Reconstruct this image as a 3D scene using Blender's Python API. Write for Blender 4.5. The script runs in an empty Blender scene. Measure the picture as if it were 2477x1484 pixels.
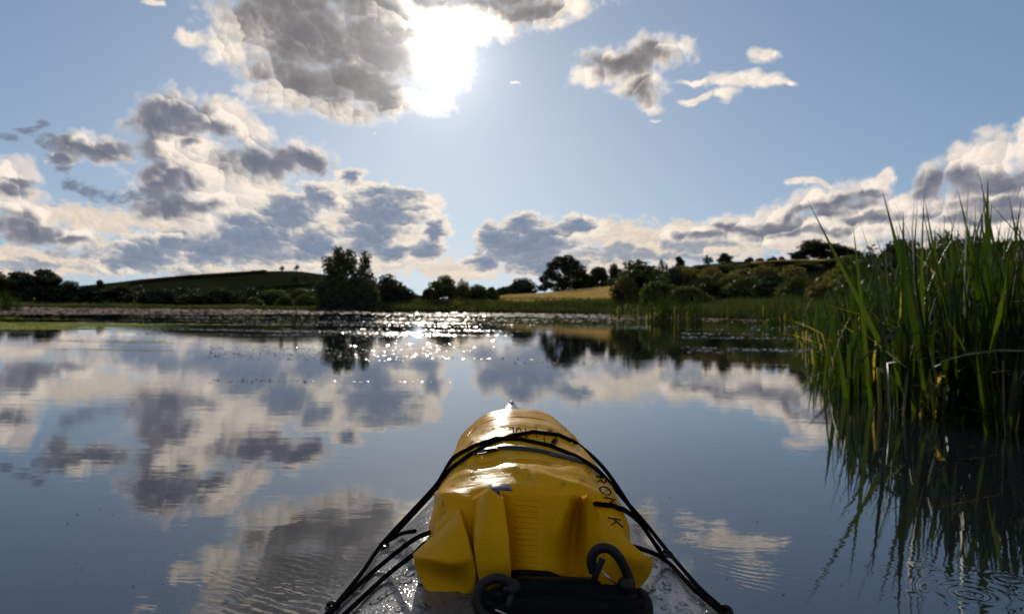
import bpy, bmesh, math, random
from mathutils import Vector, Matrix, noise as mnoise
from mathutils.bvhtree import BVHTree

sc = bpy.context.scene
R = math.radians
COL = sc.collection
rng = random.Random(7)

# ------------------------------------------------------------------ camera
CAMZ = 0.68
FPX = 759.0                    # focal length in pixels of a 1024 px wide frame
ROLL = R(0.72)
PITCH = R(0.13)
cam_data = bpy.data.cameras.new('camera')
cam = bpy.data.objects.new('camera', cam_data)
COL.objects.link(cam)
cam_data.sensor_width = 36.0
cam_data.lens = FPX / 1024 * 36.0
cam_data.clip_start = 0.05
cam_data.clip_end = 6000
CAMROT = Matrix.Rotation(R(90) + PITCH, 3, 'X') @ Matrix.Rotation(ROLL, 3, 'Z')
cam.matrix_world = Matrix.Translation((0, 0, CAMZ)) @ CAMROT.to_4x4()
cam_data.dof.use_dof = True
cam_data.dof.focus_distance = 1.25
cam_data.dof.aperture_fstop = 7.5
sc.camera = cam
CAM = Vector((0, 0, CAMZ))

def ray(px, py):
    """world direction through a point of the 2477 x 1484 view of the photograph"""
    x = (px / 2477 - 0.5) * 1024 / FPX
    y = -(py / 1484 - 0.5) * 613 / FPX
    return (CAMROT @ Vector((x, y, -1))).normalized()

def at(px, py, Y):
    d = ray(px, py)
    return CAM + d * (Y / d.y)

def on_water(px, py, z=0.0):
    d = ray(px, py)
    return CAM + d * ((z - CAMZ) / d.z)

def azel(px, py):
    d = ray(px, py)
    return math.degrees(math.atan2(d.x, d.y)), math.degrees(math.asin(d.z))

# ------------------------------------------------------------------ sun, exposure
SUN_AZ, SUN_EL = azel(1068, 135)
SUN = Vector((math.sin(R(SUN_AZ)) * math.cos(R(SUN_EL)), math.cos(R(SUN_AZ)) * math.cos(R(SUN_EL)), math.sin(R(SUN_EL))))
sun_data = bpy.data.lights.new('sun', 'SUN')
sun_data.energy = 2.8
sun_data.angle = R(0.6)
sun_data.color = (1.0, 0.90, 0.76)
sun = bpy.data.objects.new('sun', sun_data)
COL.objects.link(sun)
sun.rotation_euler = SUN.to_track_quat('Z', 'Y').to_euler()

sc.view_settings.view_transform = 'Standard'
sc.view_settings.look = 'None'
sc.view_settings.exposure = 0.0
sc.view_settings.gamma = 1.0
sc.view_settings.use_curve_mapping = False
sc.render.engine = 'CYCLES'
sc.cycles.use_denoising = True
sc.cycles.use_adaptive_sampling = True
sc.cycles.adaptive_threshold = 0.02
sc.cycles.adaptive_min_samples = 12
sc.cycles.max_bounces = 8
sc.cycles.diffuse_bounces = 3
sc.cycles.glossy_bounces = 4
sc.cycles.transmission_bounces = 6
sc.cycles.transparent_max_bounces = 8
sc.cycles.caustics_reflective = False
sc.cycles.caustics_refractive = False
sc.cycles.sample_clamp_indirect = 4.0

# ------------------------------------------------------------------ sky with clouds
SKY_STRENGTH = 0.1
world = bpy.data.worlds.new('World')
sc.world = world
world.use_nodes = True
world.cycles.sampling_method = 'MANUAL'
world.cycles.sample_map_resolution = 512
WT = world.node_tree
WT.nodes.clear()

def wn(kind, **kw):
    n = WT.nodes.new(kind)
    for k, v in kw.items():
        setattr(n, k, v)
    return n

def wset(sock, v):
    if hasattr(v, 'is_output'):
        WT.links.new(v, sock)
    else:
        sock.default_value = v[:3] if sock.type == 'VECTOR' else v

def wm(op, a, b=None, c=None, clamp=False):
    n = wn('ShaderNodeMath', operation=op, use_clamp=clamp)
    for i, v in enumerate((a, b, c)):
        if v is not None:
            wset(n.inputs[i], v)
    return n.outputs[0]

def wmap(v, a, b, c=0.0, d=1.0, smooth=True):
    n = wn('ShaderNodeMapRange', interpolation_type='SMOOTHSTEP' if smooth else 'LINEAR')
    wset(n.inputs[0], v)
    for i, x in zip((1, 2, 3, 4), (a, b, c, d)):
        wset(n.inputs[i], x)
    return n.outputs[0]

def wmix(f, a, b):
    n = wn('ShaderNodeMix', data_type='RGBA')
    wset(n.inputs[0], f)
    wset(n.inputs[6], a)
    wset(n.inputs[7], b)
    return n.outputs[2]

def wv(op, a, b=None, scale=None):
    n = wn('ShaderNodeVectorMath', operation=op)
    wset(n.inputs[0], a)
    if b is not None:
        wset(n.inputs[1], b)
    if scale is not None:
        wset(n.inputs[3], scale)
    return n.outputs['Value'] if op in ('LENGTH', 'DOT_PRODUCT') else n.outputs[0]

def wnoise(vec, scale, detail=5.0, rough=0.55, color=False, lac=2.1, dims='2D'):
    n = wn('ShaderNodeTexNoise', noise_dimensions=dims)
    wset(n.inputs['Vector'], vec)
    n.inputs['Scale'].default_value = scale
    n.inputs['Detail'].default_value = detail
    n.inputs['Roughness'].default_value = rough
    n.inputs['Lacunarity'].default_value = lac
    return n.outputs['Color' if color else 'Fac']

def wcells(vec, scale):
    """puffs: distance to the nearest puff centre and the offset from it"""
    n = wn('ShaderNodeTexVoronoi', voronoi_dimensions='2D', feature='F1')
    wset(n.inputs['Vector'], vec)
    n.inputs['Scale'].default_value = scale
    off = wv('SCALE', wv('SUBTRACT', vec, n.outputs['Position']), scale=scale)
    return wm('SUBTRACT', 0.5, n.outputs['Distance']), off

def srgb(r, g, b, k=1.0):
    f = lambda c: (c / 12.92 if c <= 0.04045 else ((c + 0.055) / 1.055) ** 2.4)
    return tuple(f(v / 255) * k for v in (r, g, b)) + (1.0,)

def sky_col(r, g, b, k=1.0):
    return srgb(r, g, b, k / SKY_STRENGTH)

tc = wn('ShaderNodeTexCoord')
DIR = wv('NORMALIZE', tc.outputs['Generated'])
sep = wn('ShaderNodeSeparateXYZ')
WT.links.new(DIR, sep.inputs[0])
AZ = wm('MULTIPLY', wm('ARCTAN2', sep.outputs[0], sep.outputs[1]), 180 / math.pi)
EL = wm('MULTIPLY', wm('ARCSINE', sep.outputs[2]), 180 / math.pi)
cmb = wn('ShaderNodeCombineXYZ')
WT.links.new(AZ, cmb.inputs[0])
WT.links.new(EL, cmb.inputs[1])
P = cmb.outputs[0]             # azimuth and elevation in degrees

def split_rotated(blobs):
    """a tilted lobe becomes three upright ones in a row"""
    out = []
    for b in blobs:
        if len(b) == 4 or abs(b[4]) < 8:
            out.append(b[:4])
            continue
        x, y, rx, ry, rot = b
        ca, sa = math.cos(R(rot)), math.sin(R(rot))
        for t, k in ((-0.6, 0.85), (0, 1.0), (0.6, 0.85)):
            out.append((x + t * rx * ca, y - t * rx * sa, rx * 0.45 * k + 4, ry * k))
    return out

def lobe_extent(x, y, rx, ry):
    a, e = azel(x, y)
    sx = (azel(x + rx, y)[0] - azel(x - rx, y)[0]) / 2
    sy = (azel(x, y - ry)[1] - azel(x, y + ry)[1]) / 2
    return a, e, sx, sy

def lobes_near(blobs, cell, grow=1.0, reach=1.9, pad=1.15):
    a0, a1, e0, e1 = cell
    out = []
    for b in split_rotated(blobs):
        a, e, sx, sy = lobe_extent(*b)
        sx, sy = sx * grow, sy * grow
        if a + reach * sx + pad > a0 and a - reach * sx - pad < a1 and e + reach * sy + pad > e0 and e - reach * sy - pad < e1:
            out.append((a, e, sx, sy))
    return out

def lobe_group(body, dark):
    """node group: for a direction, the distance in radii to the nearest body lobe and to the nearest thick lobe"""
    global WT
    keep, WT = WT, bpy.data.node_groups.new('cloud_lobes', 'ShaderNodeTree')
    tree = WT
    tree.interface.new_socket('Vector', in_out='INPUT', socket_type='NodeSocketVector')
    tree.interface.new_socket('Body', in_out='OUTPUT', socket_type='NodeSocketFloat')
    tree.interface.new_socket('Dark', in_out='OUTPUT', socket_type='NodeSocketFloat')
    gi, go = wn('NodeGroupInput'), wn('NodeGroupOutput')
    sp = wn('ShaderNodeSeparateXYZ')
    WT.links.new(gi.outputs[0], sp.inputs[0])
    for k, blobs in enumerate((body, dark)):
        out = 4.0
        for a, e, sx, sy in blobs:
            c = wn('ShaderNodeCombineXYZ')
            WT.links.new(sp.outputs[0], c.inputs[0])
            WT.links.new(sp.outputs[1], c.inputs[1])
            wset(c.inputs[2], out)     # only keeps the lobes in order, its zero scale makes it vanish
            m = wn('ShaderNodeVectorMath', operation='MULTIPLY_ADD')
            WT.links.new(c.outputs[0], m.inputs[0])
            m.inputs[1].default_value = (1 / sx, 1 / sy, 0)
            m.inputs[2].default_value = (-a / sx, -e / sy, 0)
            out = wm('SMOOTH_MIN', out, wv('LENGTH', m.outputs[0]), 0.15)
        wset(go.inputs[k], out)
    WT = keep
    return tree

dotS = wv('DOT_PRODUCT', DIR, tuple(SUN))
dpos = wm('MAXIMUM', dotS, 0.0)
glow1 = wm('POWER', dpos, 1500.0)
glow2 = wm('POWER', dpos, 260.0)
glow3 = wm('POWER', dpos, 30.0)
SUNGAIN = wm('ADD', wm('ADD', 1.0, wm('MULTIPLY', glow1, 1.4)), wm('ADD', wm('MULTIPLY', glow2, 0.75), wm('MULTIPLY', glow3, 0.10)))

def scalecol(col, f):
    return wv('SCALE', col, scale=f)

SUN2D = wv('NORMALIZE', wv('SUBTRACT', (SUN_AZ, SUN_EL + 9.0, 0.0), P))      # towards the sun, in the plane of the sky

def noise_set(nscale, stretch, seed):
    st = wn('ShaderNodeMapping')
    WT.links.new(P, st.inputs[0])
    st.inputs['Location'].default_value = (seed, seed * 1.7, 0)
    st.inputs['Scale'].default_value = (1, stretch, 1)
    q = st.outputs[0]
    w = wv('SUBTRACT', wnoise(q, nscale, 3.0, 0.5, color=True), (0.5, 0.5, 0.5))
    qw = wv('ADD', q, wv('SCALE', w, scale=1.6))
    b1, o1 = wcells(qw, nscale * 1.9)
    b2, o2 = wcells(qw, nscale * 5.2)
    bil = wm('ADD', wm('MULTIPLY', b1, 0.68), wm('MULTIPLY', b2, 0.36))
    n1 = wm('SUBTRACT', wnoise(q, nscale * 5.0, 5.0, 0.58), 0.5)
    n2 = wm('SUBTRACT', wnoise(q, nscale * 2.0, 2.5, 0.48), 0.5)
    puff = wm('ADD', wm('MULTIPLY', wv('DOT_PRODUCT', o1, SUN2D), 0.75), wm('MULTIPLY', wv('DOT_PRODUCT', o2, SUN2D), 0.30))
    return w, bil, n1, n2, stretch, puff

def shade_group(name, bright, mid, shade, warp, stretch, edge=0.16, amp=0.55, opacity=1.0, dk=1.0, rim=3.5,
                sunamt=1.0, midamt=0.58, soft=(-0.60, 0.34), dn=0.75, pf=0.52):
    """node group: colours one cloud layer and lays it over what is behind it"""
    global WT
    keep, WT = WT, bpy.data.node_groups.new(name, 'ShaderNodeTree')
    tree = WT
    for nm, ty in (('Behind', 'Color'), ('Body', 'Float'), ('Dark', 'Float'), ('Billow', 'Float'), ('N1', 'Float'), ('N2', 'Float'), ('Gain', 'Float'), ('Puff', 'Float')):
        tree.interface.new_socket(nm, in_out='INPUT', socket_type='NodeSocket' + ty)
    tree.interface.new_socket('Color', in_out='OUTPUT', socket_type='NodeSocketColor')
    gi, go = wn('NodeGroupInput'), wn('NodeGroupOutput')
    behind, body, dark, bil, n1, n2, gain0, puff = [gi.outputs[i] for i in range(8)]
    inside = wm('SUBTRACT', 1.0, body)
    F0 = wm('ADD', inside, wm('MULTIPLY', bil, amp * 0.9))
    F = wm('ADD', F0, wm('MULTIPLY', n1, amp * 0.85))
    alpha = wm('MULTIPLY', wmap(F, 0.0, edge), opacity)
    G = wm('ADD', wm('SUBTRACT', 1.0, dark), wm('ADD', wm('MULTIPLY', n2, dn), wm('ADD', wm('MULTIPLY', puff, -pf), wm('MULTIPLY', n1, dn * 0.30))))
    depth = wm('SUBTRACT', 1.0, wm('EXPONENT', wm('MULTIPLY', wm('MAXIMUM', wm('ADD', F0, wm('MULTIPLY', n1, amp * 0.25)), 0.0), -rim)))      # light lost on the way through
    T = wm('MULTIPLY', wm('MULTIPLY', wm('ADD', 0.03, wm('MULTIPLY', wmap(G, *soft), 0.97)), depth), dk)
    relief = wm('ADD', wm('MULTIPLY', n2, 0.5), wm('ADD', wm('MULTIPLY', puff, -0.55), wm('MULTIPLY', n1, 0.40)))
    lit = wmix(wm('MULTIPLY', wmap(relief, -0.30, 0.26), wm('MULTIPLY', wmap(F0, 0.02, 0.40), midamt)), bright, mid)
    g1 = wm('SUBTRACT', gain0, 1.0)
    lit = wv('SCALE', lit, scale=wm('ADD', 1.0, wm('MULTIPLY', g1, sunamt)))
    sh = wv('SCALE', shade, scale=wm('ADD', wm('ADD', 1.0, wm('MULTIPLY', relief, -0.35)), wm('MULTIPLY', g1, sunamt * 0.10)))
    WT.links.new(wmix(alpha, behind, wmix(T, lit, sh)), go.inputs[0])
    WT = keep
    return tree

nish = wn('ShaderNodeTexSky', sky_type='NISHITA', sun_disc=False)
nish.sun_elevation = R(SUN_EL)
nish.sun_rotation = R(SUN_AZ)
nish.altitude = 50
nish.air_density = 1.0
nish.dust_density = 0.3
nish.ozone_density = 2.0
WT.links.new(wv('NORMALIZE', wv('ADD', DIR, (0, 0, 0.10))), nish.inputs['Vector'])
skyc = nish.outputs[0]
# the whole sky dome is compressed evenly, as the phone camera did, before the clouds go over it
_s = wv('SCALE', skyc, scale=SKY_STRENGTH)
_den = wv('ADD', wv('MULTIPLY', _s, (1.15, 0.95, 0.80)), (1.0, 1.0, 1.0))
skyc = wv('SCALE', wv('MULTIPLY', wv('DIVIDE', _s, _den), (1.20, 1.24, 1.30)), scale=1.0 / SKY_STRENGTH)

# clouds over the rest of the dome (behind and above), the same weather as in view
_front = wm('MULTIPLY', wmap(wm('ABSOLUTE', AZ), 36.0, 46.0, 1.0, 0.0), wmap(EL, 24.0, 34.0, 1.0, 0.0))
_gn = wnoise(DIR, 3.2, 6.0, 0.58, dims='3D')
_ga = wm('MULTIPLY', wmap(_gn, 0.50, 0.60), wm('SUBTRACT', 1.0, _front))
_gc = wmix(wmap(_gn, 0.56, 0.72), sky_col(232, 222, 212), sky_col(140, 143, 155))
skyc = wmix(_ga, skyc, _gc)

NS_FAR = noise_set(0.48, 1.6, 3.1)
NS_NEAR = noise_set(0.28, 1.15, 21.3)
LAYERS = []
# ---- far layer: pale streaks low over the horizon
streak_body = [
    (120, 625, 260, 34), (330, 600, 200, 30), (60, 655, 220, 18), (520, 655, 260, 16), (700, 640, 160, 22),
    (200, 530, 170, 34), (400, 540, 100, 34), (960, 630, 170, 34), (1120, 655, 110, 20), (1400, 640, 220, 40),
    (1560, 600, 160, 50), (1750, 590, 180, 45), (1950, 570, 200, 50), (2150, 540, 180, 60), (2350, 560, 200, 70),
    (1480, 560, 110, 32), (1640, 560, 90, 26), (700, 560, 130, 60), (860, 540, 90, 80), (990, 590, 70, 60),
    (640, 470, 100, 40), (850, 610, 130, 30), (560, 570, 110, 40)]
streak_dark = [
    (220, 608, 110, 12), (60, 640, 120, 9), (1500, 610, 60, 16), (1660, 590, 55, 18), (1800, 575, 70, 16),
    (1900, 560, 80, 14), (330, 655, 130, 10), (880, 575, 50, 20), (1330, 610, 90, 20), (2060, 545, 90, 16), (150, 585, 70, 12),
    (1600, 620, 130, 9), (1420, 605, 50, 12), (2250, 570, 150, 12), (470, 540, 50, 16)]
LAYERS.append((streak_body, streak_dark, dict(cols=(sky_col(238, 220, 200), sky_col(204, 196, 190), sky_col(132, 146, 166)),
                   ns=NS_FAR, grow=1.2, warp=0.36, amp=0.9, dk=0.9, edge=0.6, rim=3.0)))

# ---- blue-grey cumulus far off
far_body = [
    (1270, 590, 105, 66), (1268, 545, 46, 34), (1195, 575, 42, 44), (1170, 635, 50, 26), (1340, 575, 75, 40), (1405, 548, 66, 26), (1330, 645, 110, 26),
    (600, 570, 160, 75), (700, 520, 90, 60), (780, 475, 60, 40), (500, 610, 80, 40), (760, 600, 80, 55), (610, 480, 55, 30),
    (345, 615, 95, 48), (300, 640, 70, 26), (420, 590, 50, 40), (930, 510, 110, 62), (900, 565, 80, 70), (985, 490, 88, 34),
    (1050, 555, 34, 40), (1030, 605, 48, 36), (950, 610, 70, 30), (850, 430, 36, 26), (900, 465, 60, 24)]
far_dark = [
    (1265, 600, 100, 62), (1266, 550, 38, 28), (1195, 580, 32, 38), (1180, 635, 38, 20), (1330, 590, 55, 24), (1395, 548, 44, 16), (1330, 640, 90, 20),
    (600, 585, 150, 60), (690, 520, 60, 46), (760, 480, 38, 28), (760, 590, 50, 40), (340, 622, 80, 40), (415, 600, 34, 28), (500, 610, 60, 30),
    (915, 520, 85, 50), (890, 575, 60, 40), (950, 470, 62, 14), (1050, 560, 20, 28), (1030, 608, 34, 24), (945, 612, 50, 18), (850, 428, 20, 16)]
LAYERS.append((far_body, far_dark, dict(cols=(sky_col(248, 234, 216), sky_col(208, 203, 200), sky_col(126, 140, 162)),
                   ns=NS_FAR, grow=1.14, warp=0.26, amp=0.55, rim=4.5, edge=0.28)))

# ---- nearer cumulus: the heaps on the left and the banks on the right
mid_body = [
    (430, 265, 110, 46), (540, 285, 90, 50), (370, 300, 74, 50), (600, 320, 66, 44), (430, 350, 130, 66), (500, 420, 130, 60),
    (640, 390, 150, 48), (740, 385, 76, 42), (400, 440, 110, 60), (420, 500, 110, 46), (540, 480, 80, 40), (480, 545, 70, 30), (600, 440, 90, 34),
    (230, 362, 78, 36), (180, 350, 60, 34), (280, 360, 50, 30), (150, 385, 44, 18),
    (40, 430, 70, 44), (60, 500, 70, 40), (60, 560, 90, 42), (180, 580, 90, 30), (20, 470, 80, 60), (90, 470, 40, 26),
    (2030, 480, 110, 42, 12), (1930, 505, 110, 34, 12), (2120, 440, 40, 18, 40), (1800, 535, 120, 30, 10), (1700, 560, 100, 26, 8),
    (1960, 445, 60, 10, -8), (2080, 510, 130, 34, 12), (1860, 560, 180, 30, 6),
    (2420, 370, 130, 62, 20), (2330, 415, 120, 50, 10), (2240, 450, 50, 36), (2420, 470, 160, 60), (2240, 520, 120, 34), (2390, 540, 170, 40), (2120, 550, 160, 34)]
mid_dark = [
    (400, 285, 90, 42), (330, 310, 34, 34), (460, 270, 44, 26), (500, 305, 44, 20), (660, 392, 125, 36), (745, 390, 56, 28), (560, 365, 34, 22),
    (360, 400, 52, 34), (330, 350, 44, 34), (430, 440, 46, 26), (400, 495, 80, 32), (480, 500, 60, 18), (380, 460, 60, 20), (470, 345, 26, 10),
    (230, 372, 70, 22), (150, 345, 40, 26), (150, 385, 34, 12), (285, 355, 26, 14),
    (50, 575, 90, 34), (20, 535, 60, 30), (60, 440, 50, 8), (30, 455, 44, 12), (180, 590, 56, 12), (120, 560, 40, 20),
    (2000, 510, 110, 20, 16), (1900, 540, 80, 16, 12), (2060, 485, 60, 16, 20), (2110, 530, 70, 12, 8), (1780, 548, 60, 12), (1700, 570, 46, 10),
    (2300, 435, 90, 26), (2400, 445, 140, 22), (2440, 490, 120, 16), (2250, 455, 40, 20), (2380, 520, 150, 14), (1960, 565, 100, 8)]
LAYERS.append((mid_body, mid_dark, dict(cols=(sky_col(255, 240, 224, 1.05), sky_col(196, 189, 186), sky_col(108, 114, 132)),
                   ns=NS_NEAR, grow=1.17, warp=0.40, amp=0.65, rim=3.6, edge=0.60, soft=(-0.72, 0.38))))

# ---- dark scraps in front of the left heaps
scrap_body = [(30, 334, 40, 15), (70, 320, 36, 15), (98, 304, 20, 16), (180, 448, 36, 18), (220, 464, 44, 18), (270, 478, 60, 16), (340, 474, 60, 22), (130, 345, 34, 28), (130, 385, 28, 18), (150, 405, 22, 14)]
LAYERS.append((scrap_body, scrap_body, dict(cols=(sky_col(170, 170, 178), sky_col(150, 152, 162), sky_col(112, 118, 136)),
                   ns=NS_FAR, warp=0.30, amp=1.1, edge=1.0, opacity=0.8, rim=8.0)))

# ---- the big cloud in front of the sun and the small ones to its right
near_body = [
    (620, 60, 130, 75), (560, 110, 70, 50), (740, 90, 190, 110), (720, 200, 130, 70), (850, 200, 150, 70), (900, 120, 140, 110), (820, 270, 110, 26),
    (700, 10, 160, 50), (930, 20, 190, 60), (1000, 60, 120, 70), (1070, 60, 90, 70), (1080, 150, 66, 70), (1075, 215, 34, 40), (960, 240, 120, 40),
    (1180, 40, 130, 50), (1290, 25, 110, 46), (1370, 10, 60, 28), (1355, 55, 28, 18), (1130, 85, 70, 20), (462, 88, 30, 22), (640, 175, 46, 20), (780, -40, 400, 60), (1150, -40, 300, 60),
    (1430, 182, 62, 26), (1500, 155, 84, 40), (1580, 128, 84, 40), (1636, 104, 42, 20), (1548, 195, 62, 38), (1566, 236, 32, 32),
    (1848, 132, 42, 22), (1775, 196, 56, 26), (1830, 206, 60, 20), (1888, 209, 26, 9), (1684, 238, 62, 10), (1760, 236, 40, 14), (1686, 193, 44, 8),
    (1577, 292, 12, 4), (912, 314, 5, 4), (1243, 211, 9, 3), (360, 2, 26, 7)]
near_dark = [
    (750, 60, 150, 70), (690, 30, 130, 60), (880, 100, 90, 70), (930, 140, 90, 90), (800, 190, 120, 66), (900, 215, 90, 50), (960, 190, 56, 50),
    (1290, 15, 60, 34), (1180, -6, 110, 26), (830, 10, 120, 40), (760, 150, 130, 56), (1000, -10, 120, 14),
    (1490, 160, 64, 22), (1556, 140, 56, 26), (1552, 215, 30, 22)]
LAYERS.append((near_body, near_dark, dict(cols=(sky_col(255, 242, 226, 1.05), sky_col(210, 201, 194), sky_col(114, 113, 118)),
                   ns=NS_NEAR, grow=1.24, warp=0.42, amp=0.65, rim=3.4, edge=0.66, soft=(-0.85, 0.40))))

# the sky is cut into cells so that each direction only looks at the lobes near it
def shader_background(col):
    n = wn('ShaderNodeBackground')
    WT.links.new(col, n.inputs[0])
    n.inputs[1].default_value = SKY_STRENGTH
    return n.outputs[0]

def shader_mix(f, a, b):
    n = wn('ShaderNodeMixShader')
    WT.links.new(f, n.inputs[0])
    WT.links.new(a, n.inputs[1])
    WT.links.new(b, n.inputs[2])
    return n.outputs[0]

# the sun itself burns through the edge of that cloud
_core = wm('ADD', wm('MULTIPLY', wm('POWER', dpos, 9000.0), 30.0), wm('ADD', wm('MULTIPLY', wm('POWER', dpos, 2400.0), 0.6), wm('MULTIPLY', wm('POWER', dpos, 420.0), 0.36)))
GLARE = wv('SCALE', (10.0, 9.6, 9.0), scale=wm('ADD', _core, wm('MULTIPLY', wm('POWER', dpos, 90.0), 0.05)))
_warped = {}
_shade = []
for i, (body, dark, kw) in enumerate(LAYERS):
    ns, warp = kw.pop('ns'), kw.pop('warp')
    br, md, sh = kw.pop('cols')
    grow = kw.pop('grow', 1.2)
    w, stretch = ns[0], ns[4]
    _shade.append((body, dark, ns, wv('ADD', P, wv('MULTIPLY', w, (6.0 * warp, 5.0 * warp / stretch, 0))),
                   shade_group('cloud_shade', br, md, sh, warp, stretch, **kw), grow))

def cell_shader(cell):
    col = skyc
    for body, dark, ns, pw, grp, grow in _shade:
        bl = lobes_near(body, cell, grow)
        if not bl:
            continue
        lg = wn('ShaderNodeGroup', node_tree=lobe_group(bl, lobes_near(dark, cell, 1.02)))
        WT.links.new(pw, lg.inputs[0])
        g = wn('ShaderNodeGroup', node_tree=grp)
        for k, v in enumerate((col, lg.outputs[0], lg.outputs[1], ns[1], ns[2], ns[3], SUNGAIN, ns[5])):
            WT.links.new(v, g.inputs[k])
        col = g.outputs[0]
    return shader_background(wv('ADD', col, GLARE))

def split(cuts, sock, make, lo, hi):
    """nested two-way choice along one axis"""
    if not cuts:
        return make(lo, hi)
    k = len(cuts) // 2
    c = cuts[k]
    return shader_mix(wm('GREATER_THAN', sock, c), split(cuts[:k], sock, make, lo, c), split(cuts[k + 1:], sock, make, c, hi))

_cuts = {(-2.0, 6.0): [-24, -17, -10, -4, 3, 11, 20], (6.0, 13.0): [-22, -13, -6, 14, 26], (13.0, 40.0): [-13, -7, -1, 12]}
front = split([6.0, 13.0], EL, lambda e0, e1: split(_cuts[(e0, e1)], AZ, lambda a0, a1: cell_shader((a0, a1, e0, e1)), -50, 50), -2.0, 40.0)
back = shader_background(skyc)
inside = wm('MULTIPLY', wm('LESS_THAN', wm('ABSOLUTE', AZ), 50.0), wm('MULTIPLY', wm('GREATER_THAN', EL, -1.5), wm('LESS_THAN', EL, 38.0)))
wo = wn('ShaderNodeOutputWorld')
WT.links.new(shader_mix(inside, back, front), wo.inputs[0])
# ================================================================== helpers
import numpy as np

def tag(o, label=None, cat=None, group=None, kind=None):
    if label: o['label'] = label
    if cat: o['category'] = cat
    if group: o['group'] = group
    if kind: o['kind'] = kind
    return o

def empty(name, loc=(0, 0, 0), rz=0.0):
    o = bpy.data.objects.new(name, None)
    COL.objects.link(o)
    o.location = loc
    o.rotation_euler = (0, 0, rz)
    o.empty_display_size = 0.1
    return o

def link_mesh(name, me, parent=None):
    o = bpy.data.objects.new(name, me)
    COL.objects.link(o)
    if parent is not None:
        o.parent = parent
    return o

def mesh(name, verts, faces, mat=None, parent=None, smooth=False):
    me = bpy.data.meshes.new(name)
    me.from_pydata([tuple(v) for v in verts], [], faces)
    if smooth:
        me.polygons.foreach_set('use_smooth', [True] * len(me.polygons))
    if mat:
        me.materials.append(mat)
    me.update()
    return link_mesh(name, me, parent)

def mesh_np(name, verts, faces, mat=None, parent=None, smooth=False, flags=None):
    """verts (n,3) array, faces (m,k) array"""
    me = bpy.data.meshes.new(name)
    n, (m, k) = len(verts), faces.shape
    me.vertices.add(n)
    me.vertices.foreach_set('co', np.asarray(verts, np.float32).ravel())
    me.loops.add(m * k)
    me.loops.foreach_set('vertex_index', faces.astype(np.int32).ravel())
    me.polygons.add(m)
    me.polygons.foreach_set('loop_start', np.arange(0, m * k, k, dtype=np.int32))
    if smooth:
        me.polygons.foreach_set('use_smooth', np.ones(m, bool))
    if flags is not None:
        at_ = me.attributes.new('tone', 'FLOAT', 'FACE')
        at_.data.foreach_set('value', np.asarray(flags, np.float32))
    if mat:
        me.materials.append(mat)
    me.update(calc_edges=True)
    return link_mesh(name, me, parent)

class Mat:
    def __init__(self, name):
        self.m = bpy.data.materials.new(name)
        self.m.use_nodes = True
        self.t = self.m.node_tree
        self.n, self.l = self.t.nodes, self.t.links
        self.p = self.n['Principled BSDF']
        self.out = self.n['Material Output']
    def node(self, kind, **kw):
        n = self.n.new(kind)
        for k, v in kw.items():
            setattr(n, k, v)
        return n
    def set(self, **kw):
        for k, v in kw.items():
            s = self.p.inputs[k.replace('_', ' ')]
            if hasattr(v, 'is_output'):
                self.l.new(v, s)
            elif s.type == 'RGBA':
                s.default_value = tuple(v) + (1,)
            else:
                s.default_value = v
        return self
    def noise(self, vec, scale, detail=4, rough=0.55, out='Fac'):
        n = self.node('ShaderNodeTexNoise')
        if vec is not None:
            self.l.new(vec, n.inputs['Vector'])
        n.inputs['Scale'].default_value = scale
        n.inputs['Detail'].default_value = detail
        n.inputs['Roughness'].default_value = rough
        return n.outputs[out]
    def ramp(self, fac, stops):
        n = self.node('ShaderNodeValToRGB')
        self.l.new(fac, n.inputs[0])
        e = n.color_ramp.elements
        while len(e) < len(stops):
            e.new(0.5)
        for el, (p, c) in zip(e, stops):
            el.position = p
            el.color = tuple(c) + (1,) if len(c) == 3 else c
        return n.outputs[0]
    def math(self, op, a, b=None, c=None):
        n = self.node('ShaderNodeMath', operation=op)
        for i, v in enumerate((a, b, c)):
            if v is None: continue
            if hasattr(v, 'is_output'): self.l.new(v, n.inputs[i])
            else: n.inputs[i].default_value = v
        return n.outputs[0]
    def bump(self, h, dist, strength=1.0, normal=None):
        n = self.node('ShaderNodeBump')
        self.l.new(h, n.inputs['Height'])
        n.inputs['Distance'].default_value = dist
        n.inputs['Strength'].default_value = strength
        if normal is not None:
            self.l.new(normal, n.inputs['Normal'])
        return n.outputs[0]
    def coord(self, kind='Object'):
        return self.node('ShaderNodeTexCoord').outputs[kind]
    def pos(self):
        return self.node('ShaderNodeNewGeometry').outputs['Position']
    def mapping(self, vec, scale=(1, 1, 1), rot=(0, 0, 0), loc=(0, 0, 0)):
        n = self.node('ShaderNodeMapping')
        self.l.new(vec, n.inputs[0])
        n.inputs['Location'].default_value = loc
        n.inputs['Rotation'].default_value = rot
        n.inputs['Scale'].default_value = scale
        return n.outputs[0]
    def translucent(self, col, fac):
        """leaf: part of the light comes through"""
        t = self.node('ShaderNodeBsdfTranslucent')
        if hasattr(col, 'is_output'): self.l.new(col, t.inputs[0])
        else: t.inputs[0].default_value = tuple(col) + (1,)
        mx = self.node('ShaderNodeMixShader')
        mx.inputs[0].default_value = fac
        self.l.new(self.p.outputs[0], mx.inputs[1])
        self.l.new(t.outputs[0], mx.inputs[2])
        self.l.new(mx.outputs[0], self.out.inputs['Surface'])
        return self

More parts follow.
